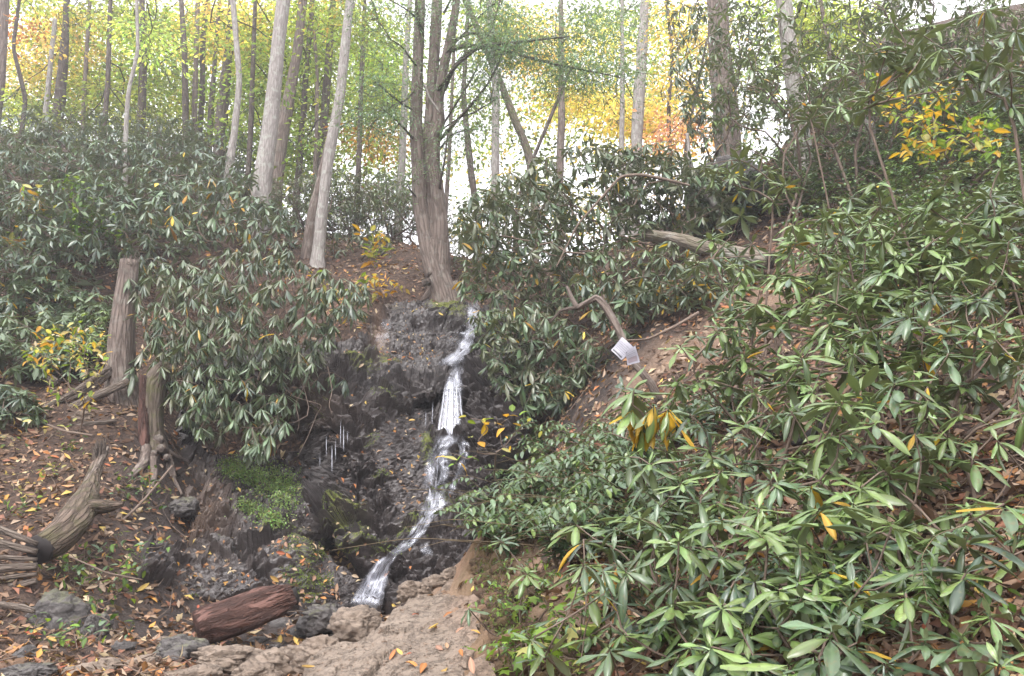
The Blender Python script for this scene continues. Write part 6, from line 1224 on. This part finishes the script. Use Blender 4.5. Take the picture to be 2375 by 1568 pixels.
def paper(label, corners, Y, extra=None):
    A_, B_, C_, D_ = [P(x, y, Y + (.04 if i in (0, 3) else -.02)) for i, (x, y) in enumerate(corners)]     # a sheet, softly bent
    n = 9; s = np.linspace(0, 1, n); S, T = np.meshgrid(s, s); pt = lambda S, T, o=0: (A_ * (1 - S[..., None]) + B_ * S[..., None]) * (1 - T[..., None]) + (D_ * (1 - S[..., None]) + C_ * S[..., None]) * T[..., None]
    nn = np.cross(B_ - A_, D_ - A_); nn /= np.linalg.norm(nn); nn *= np.sign(np.dot(nn, CAM - A_)); bend = lambda S, T: (.012 * np.sin(S * 3.1) + .006 * np.sin(T * 5 + 1))[..., None] * nn
    V = pt(S, T) + bend(S, T); i = np.arange(n - 1)[:, None] * n; j = np.arange(n - 1)[None]; F = np.stack([i + j, i + j + 1, i + n + j + 1, i + n + j], -1).reshape(-1, 4)
    Vb = V - nn * .0015; T2 = np.stack([S, T, 0 * S], -1).reshape(-1, 3); root = thing("paper_notice", label, "notice", A_, "papers pinned to the bent branch")
    mb = MB(); mb.add(V, F, None, T2); mb.add(Vb, F[:, ::-1], None, T2 * 0); mb.build("sheet", M['paper'], root, origin=A_)
    for (nm, mat, s0, s1, t0, t1) in extra or []:
        S_, T_ = np.meshgrid(np.linspace(s0, s1, 5), np.linspace(t0, t1, 5)); V = pt(S_, T_) + bend(S_, T_) + nn * .003; i = np.arange(4)[:, None] * 5; j = np.arange(4)[None]
        mb = MB(); mb.add(V, np.stack([i + j, i + j + 1, i + 6 + j, i + 5 + j], -1).reshape(-1, 4)); mb.build(nm, M[mat], root, origin=A_)
paper("upper left paper notice on the bent branch, with a black band along its lower edge", [(1443,782), (1472,808), (1441,835), (1417,812)], 8.75, [("black_band", 'band', .97, .10, .865, .925)] if False else [("black_band", 'band', .08, .9, .84, .93)])
paper("lower right paper notice pinned to the bent branch, creased across the middle", [(1451,816), (1474,802), (1484,840), (1455,848)], 8.68, [("faded_picture", 'tint', .12, .88, .55, .88), ("crease", 'paper', .02, .98, .455, .475), ("pin", 'band', .06, .12, .08, .14)])

# ---------------------------------------------------------------- leaf litter, twigs, moss
nCells = len(GF)
def in_view(pts, m=800):
    x, y, f = to_px(pts); return (f > 0) & (x > -m) & (x < 2375 + m) & (y > -m) & (y < 1568 + m)
def scatter_ground(n, rmin, rmax, mask=None):
    r0, r1 = np.searchsorted(rr, [rmin, rmax]); ri = rng.integers(r0, r1 - 1, n); ai = rng.integers(0, NA - 1, n); fr, fa = rng.random(n), rng.random(n)
    a_ = gZ.shape; g = lambda A_: (A_[ri, ai] * (1 - fr) + A_[ri + 1, ai] * fr) * (1 - fa) + (A_[ri, ai + 1] * (1 - fr) + A_[ri + 1, ai + 1] * fr) * fa
    pts = np.stack([g(gX), g(gY), g(gZ)], -1); p1 = np.stack([gX, gY, gZ], -1); e1_ = p1[ri + 1, ai] - p1[ri, ai]; e2_ = p1[ri, ai + 1] - p1[ri, ai]; nn = np.cross(e2_, e1_); nn /= np.linalg.norm(nn, axis=1)[:, None]; nn *= np.sign(nn[:, 2])[:, None]
    w = g(pw); c = g(cw); return pts, nn, w, c, g(wet_shade)
LITC = .78 * np.array([(0.14, 0.075, 0.05), (0.20, 0.11, 0.07), (0.27, 0.16, 0.11), (0.32, 0.22, 0.16), (0.10, 0.055, 0.04), (0.38, 0.17, 0.08), (0.45, 0.33, 0.20), (0.40, 0.28, 0.21), (0.24, 0.10, 0.07)])
BRI = np.array([(0.46, 0.22, 0.06), (0.48, 0.32, 0.09), (0.36, 0.12, 0.05), (0.46, 0.35, 0.23), (0.34, 0.20, 0.13)])
T_DEAD = [leaf_tpl(2, [0.1, 1.0, 0.1], d, f, 0, ratio=.5) for d, f in ((.9, .35), (-.7, -.3), (.3, .5))]
mb = MB(); pts, nn, w, c, wt = scatter_ground(115000, 2.4, 26); keep = (rng.random(len(pts)) < np.clip(1.0 - .93 * w - .8 * c - .25 * wt, 0.03, 1)) & in_view(pts); pts, nn = pts[keep], nn[keep]
wt = wt[keep]; ln_ = np.linalg.norm(pts - CAM, axis=1); size = rng.uniform(.055, .12, len(pts)) * np.clip(.75 + ln_ / 22, .8, 1.5)
cols = LITC[rng.choice(9, len(pts), p=[.17, .18, .14, .09, .16, .06, .05, .05, .10])] * np.exp(rng.normal(0, .25, (len(pts), 1))); br = rng.random(len(pts)) < .035 + .035 * (pts[:, 0] < 0); cols[br] = BRI[rng.integers(0, 5, br.sum())]
dd = rng.normal(0, 1, (len(pts), 3)); dd -= nn * (dd * nn).sum(1)[:, None] * .8; uu = nn + rng.normal(0, .45, (len(pts), 3))
for q in range(3):
    s_ = np.arange(len(pts)) % 3 == q; add_leaves(mb, T_DEAD[q], pts[s_] + nn[s_] * .015, dd[s_], uu[s_], size[s_], cols[s_])
# litter caught on the cliff ledges
fn = []; ci = rng.integers(0, len(CF), 60000); vv = CV[CF[ci]]; n_ = np.cross(vv[:, 1] - vv[:, 0], vv[:, 3] - vv[:, 0]); n_ /= np.linalg.norm(n_, axis=1)[:, None] + 1e-9; n_ *= np.sign((n_ * (CAM - vv[:, 0])).sum(1))[:, None]
cx_, cy_, _f = to_px(vv[:, 0]); hot = np.zeros(len(ci))
for (bx, by, rx, ry, a_) in [(960,825,110,22,1),(930,790,70,40,.5),(950,720,50,20,.5),(600,1230,110,90,.45),(520,1200,120,90,.55),(640,1380,60,60,.6),(700,1280,80,60,.25),(800,1180,70,60,.35),(900,980,90,80,.25),(960,1120,90,120,.15),(730,1400,80,40,.5),(820,1300,60,40,.3),(570,1300,50,60,.6),(450,1230,60,80,.8),(850,880,100,40,.25),(1100,920,50,30,.5),(430,1100,50,60,.7)]:
    hot = np.maximum(hot, a_ * np.exp(-((cx_ - bx) / rx) ** 2 - ((cy_ - by) / ry) ** 2))
up = n_[:, 2] > .30; keep = up & (rng.random(len(ci)) < .018 + .42 * hot) & ~((np.abs(cx_ - 1050) < 45) & (cy_ < 1180) & (cy_ > 840)); P0 = vv[keep].mean(1) + n_[keep] * .02; nk = n_[keep]
cc = np.where(rng.random((len(P0), 1)) < .3, BRI[rng.integers(0, 5, len(P0))], LITC[rng.integers(0, 9, len(P0))]) * .9
dd = rng.normal(0, 1, P0.shape); dd -= nk * (dd * nk).sum(1)[:, None] * .9; add_leaves(mb, T_DEAD[0], P0, dd, nk + rng.normal(0, .3, P0.shape), rng.uniform(.05, .10, len(P0)), cc)
o = mb.build("leaf_litter", M['litter']); tag(o, "brown, red and yellow fallen leaves covering the slopes and rock ledges", "leaves", kind='stuff')
# separate bright fallen leaves that can be picked out
def dead_mesh(i):
    m = MB(); V, F, sh = T_O_HI[i % 3] if i % 2 else leaf_tpl(5, [0.1, .8, 1, .8, .1], -.9 if i % 4 else .8, .5, 0, ratio=.5); m.add(V, F, np.clip(BRI[i % 5][None] * sh[:, None] * .9, 0, 1)); return m.build("leaf", M['litter'], me_only=True)
DM = [dead_mesh(i) for i in range(10)]; CN = ["orange", "yellow", "rust red", "cream", "tan"]
ZN = [("on the bare tan path", (900, 1420, 1110, 1568), 16), ("on the mossy rock beside the lower falls", (640, 1180, 900, 1400), 60), ("on the wet slabs of the stream bed", (320, 1380, 760, 1560), 50), ("on the dark litter of the left bank", (0, 1000, 380, 1560), 70), ("on the wet rock face of the falls", (760, 720, 1090, 1180), 60), ("on the soil of the right bank", (1200, 1050, 2375, 1568), 34)]
for zn, (x0, y0, x1, y1), n in ZN:
    for _ in range(n):
        h = hit(random.uniform(x0, x1), random.uniform(y0, y1))
        if h is None or (h[1][2] < .15): continue
        i = random.randrange(10); p, nn_ = h; d = rng.normal(0, 1, 3); d -= nn_ * np.dot(d, nn_); D, S, U = frames(np.array([d]), np.array([nn_ + rng.normal(0, .2, 3)])); L_ = random.uniform(.07, .12) * (1 if y0 > 1000 else 1.2); p = p + nn_ * .025
        o = bpy.data.objects.new("fallen_leaf", DM[i]); COL.objects.link(o); o.matrix_world = Matrix([[D[0][k] * L_, S[0][k] * L_, U[0][k] * L_, p[k]] for k in range(3)] + [[0, 0, 0, 1]])
        tag(o, where(f"{CN[i % 5]} fallen leaf", *[float(v) for v in to_px(p)[:2]]), "leaf", f"{CN[i % 5]} fallen leaves")
# fallen twigs and dead stems
mb = MB()
for _ in range(900):
    pts, nn, w, c, wt = scatter_ground(1, 4, 20)
    if w[0] > .3 or not in_view(pts)[0]: continue
    p = pts[0]; a = random.random() * 6.28; l = random.uniform(.2, .9); d = np.array([math.cos(a), math.sin(a), 0]); q = []
    for t in (0, .35, .7, 1): z = p + d * l * t + rng.normal(0, .03, 3); z[2] = Hs(z[0], z[1]) + .02 + random.random() * .07; q.append(z)
    add_tube(mb, q, [.006, .005, .004, .002], 4, cap=False)
o = mb.build("fallen_twigs", M['twig']); tag(o, "thin dry twigs strewn over the leaf litter", "twigs", kind='stuff')
# moss cushions: short tufts on the rock
ci = rng.integers(0, len(CF), 260000); vv = CV[CF[ci]].mean(1); mv = moss.reshape(-1)[CF[ci]].mean(1); nrmv = np.cross(CV[CF[ci][:, 1]] - CV[CF[ci][:, 0]], CV[CF[ci][:, 3]] - CV[CF[ci][:, 0]]); nrmv /= np.linalg.norm(nrmv, axis=1)[:, None] + 1e-9; nrmv *= np.sign((nrmv * (CAM - vv)).sum(1))[:, None]
nz2 = fbm(vv * 3.1, 71, 3); keep = (mv + .3 * nz2 > .5) & (nrmv[:, 2] > -.1); p = vv[keep]; k_ = nrmv[keep]
mb = MB(); add_leaves(mb, T_O_LO, p, k_ * .6 + rng.normal(0, .6, p.shape), k_ + rng.normal(0, .5, p.shape), rng.uniform(.012, .028, len(p)), var_cols(len(p), (0.12, 0.145, 0.03), .35))
o = mb.build("moss", M['moss']); tag(o, "olive green moss cushions on the wet rock ledges", "moss", kind='stuff')
# bright green liverwort curtain inside the hollow
mb = MB(); pp = []; 
for _ in range(5200):
    x, y = random.gauss(0, 1), random.gauss(0, 1); t = random.random(); cx = 520 + 165 * t + x * 12; cy = 1078 + 62 * t + y * (9 + 17 * t)
    h = hit(cx, cy); 
    if h is not None: pp.append((h[0], h[1]))
for _ in range(1200):
    t = random.random(); h = hit(560 + 90 * t + random.gauss(0, 14), 1165 + 45 * t + random.gauss(0, 9))
    if h is not None: pp.append((h[0], h[1]))
p = np.array([a for a, b in pp]); k_ = np.array([b for a, b in pp]); add_leaves(mb, T_O_LO, p + k_ * rng.uniform(0, .07, (len(p), 1)), k_ * .4 + rng.normal(0, .6, p.shape) - [0, 0, .3], k_ + np.array([0, 0, .6]) + rng.normal(0, .3, p.shape), rng.uniform(.025, .05, len(p)), var_cols(len(p), (0.18, 0.27, 0.09), .25))
o = mb.build("liverwort_mat", M['leaf']); tag(o, "bright green low plants matted on the shaded rock inside the hollow", "ground cover", kind='stuff')
# hanging bare vines under the big rhododendron
mb = MB(); ob = P(640, 900, 13.4)
for (a, b) in [((640,880),(735,960)),((720,870),(690,1000)),((560,920),(620,990)),((735,960),(690,1060)),((600,900),(560,1000)),((760,850),(770,960))]:
    q = [P(a[0], a[1], 13.3), P((a[0] + b[0]) / 2 + random.uniform(-20, 20), (a[1] + b[1]) / 2, 13.1), P(b[0] + random.uniform(-10, 20), b[1] - 20, 12.9), P(b[0], b[1], 12.8)]; add_tube(mb, q, [.008, .007, .005, .003], 5, step=.05, cap=False)
o = mb.build("hanging_vines", M['twig'], origin=ob); tag(o, "bare looping vines hanging below the large drooping rhododendron", "vine")
# tangle of bare stems over the middle bank
mb = MB()
for _ in range(170):
    g = ground_px(random.uniform(1130, 1620), random.uniform(1010, 1300))
    if g is None: continue
    d = np.array([random.gauss(-.5, .6), random.gauss(-.3, .4), random.uniform(.1, .6)]); l = random.uniform(.4, 1.1); add_tube(mb, [g, g + d * l * .4, g + d * l * .8 - [0, 0, .04], g + d * l * 1.1 - [0, 0, .18 * l]], [.004, .0035, .003, .002], 4, step=.08, cap=False)
o = mb.build("stem_tangle", M['stem']); tag(o, "tangle of thin arching stems over the bank right of the falls", "stems", kind='stuff')

# ---------------------------------------------------------------- clods, roots and moss of the cut bank beside the path
mb = MB(); m2 = MB(); mp_ = []
for q in range(900):
    t = random.random(); y = 1300 + 270 * t; x = 1075 + 75 * t + 20 + abs(random.gauss(0, 1)) * 45; g = ground_px(x, y)
    if g is None: continue
    r = random.uniform(.012, .05) * (1 if random.random() < .85 else 1.6); V, F = ico(1); V = V * (1 + .25 * rng.normal(0, 1, (len(V), 1))) * np.array([1.2, 1, .7]) * r; c = (1, 1, 0) if x < 1120 + 75 * t else (.1, .6, 0)
    mb.add(V + g, F, (0, random.choice([.2, .6, 1.0]), 0)); 
    if random.random() < .75 and x > 1105 + 75 * t: mp_ += [g + rng.normal(0, .03, 3) for _ in range(8)]
o = mb.build("soil_clods", M['ground'], smooth=True); tag(o, "crumbling earth clods on the cut clay bank beside the path", "soil", kind='stuff')
p = np.array(mp_); mb = MB(); add_leaves(mb, T_RH, p, rng.normal(0, .6, p.shape) + [0, -.3, .3], rng.normal(0, .5, p.shape) + [0, -.5, .8], rng.uniform(.012, .035, len(p)), var_cols(len(p), (0.10, 0.12, 0.03), .35))
o = mb.build("bank_moss", M['moss']); tag(o, "tiny moss and herbs growing on the cut bank beside the path", "moss", kind='stuff')
for q, (x, y, dx, dy) in enumerate([(1150,1260,10,70),(1190,1290,-30,80),(1175,1380,20,70),(1120,1250,-20,50),(1210,1340,10,60)]):
    pts = []
    for t in (0, .3, .6, 1): 
        g = ground_px(x + dx * t + random.uniform(-6, 6), y + dy * t)
        if g is not None: pts.append(g + [0, -.03, .02])
    if len(pts) > 2: mb = MB(); add_tube(mb, pts, np.linspace(.010, .003, len(pts)), 5, step=.05, cap=False); o = mb.build("exposed_root", M['twig'], origin=pts[0]); tag(o, where("thin root exposed on the cut bank", x, y + 20), "root", "roots on the cut bank")
# small leafy sprigs hugging the bank and its rim
for q, (px, py) in enumerate([(1130,1290),(1160,1340),(1180,1400),(1200,1450),(1215,1500),(1165,1250),(1210,1550),(1240,1340)]):
    g = ground_px(px, py)
    if g is None: continue
    hobble(where("small leafy sprig on the cut bank", px, py), g, 5, random.uniform(.2, .35), .065, ['green', 'lime', 'bgreen'], "sprigs on the cut bank", name="bank_sprig", cat="plant", gap=.03, lean=(-.2, -.4))

mb = MB()
for q in range(1500):
    x, y = random.uniform(720, 1170), random.uniform(1330, 1568); d = P(x, y, 10) - CAM; d /= np.linalg.norm(d); r = bvh_l.ray_cast(Vector(CAM), Vector(d), 30)
    if r[0] is None: continue
    V, F = ico(1); s_ = random.uniform(.003, .009) * (2.2 if random.random() < .06 else 1); V = V * (1 + .2 * rng.normal(0, 1, (len(V), 1))) * np.array([1.2, 1, .7]) * s_; mb.add(V + np.array(r[0]), F, (0, 0, random.choice([0, .3, .8])))
o = mb.build("path_grit", M['rock'], smooth=False); tag(o, "grit and small chips of stone scattered on the bare path", "grit", kind='stuff')
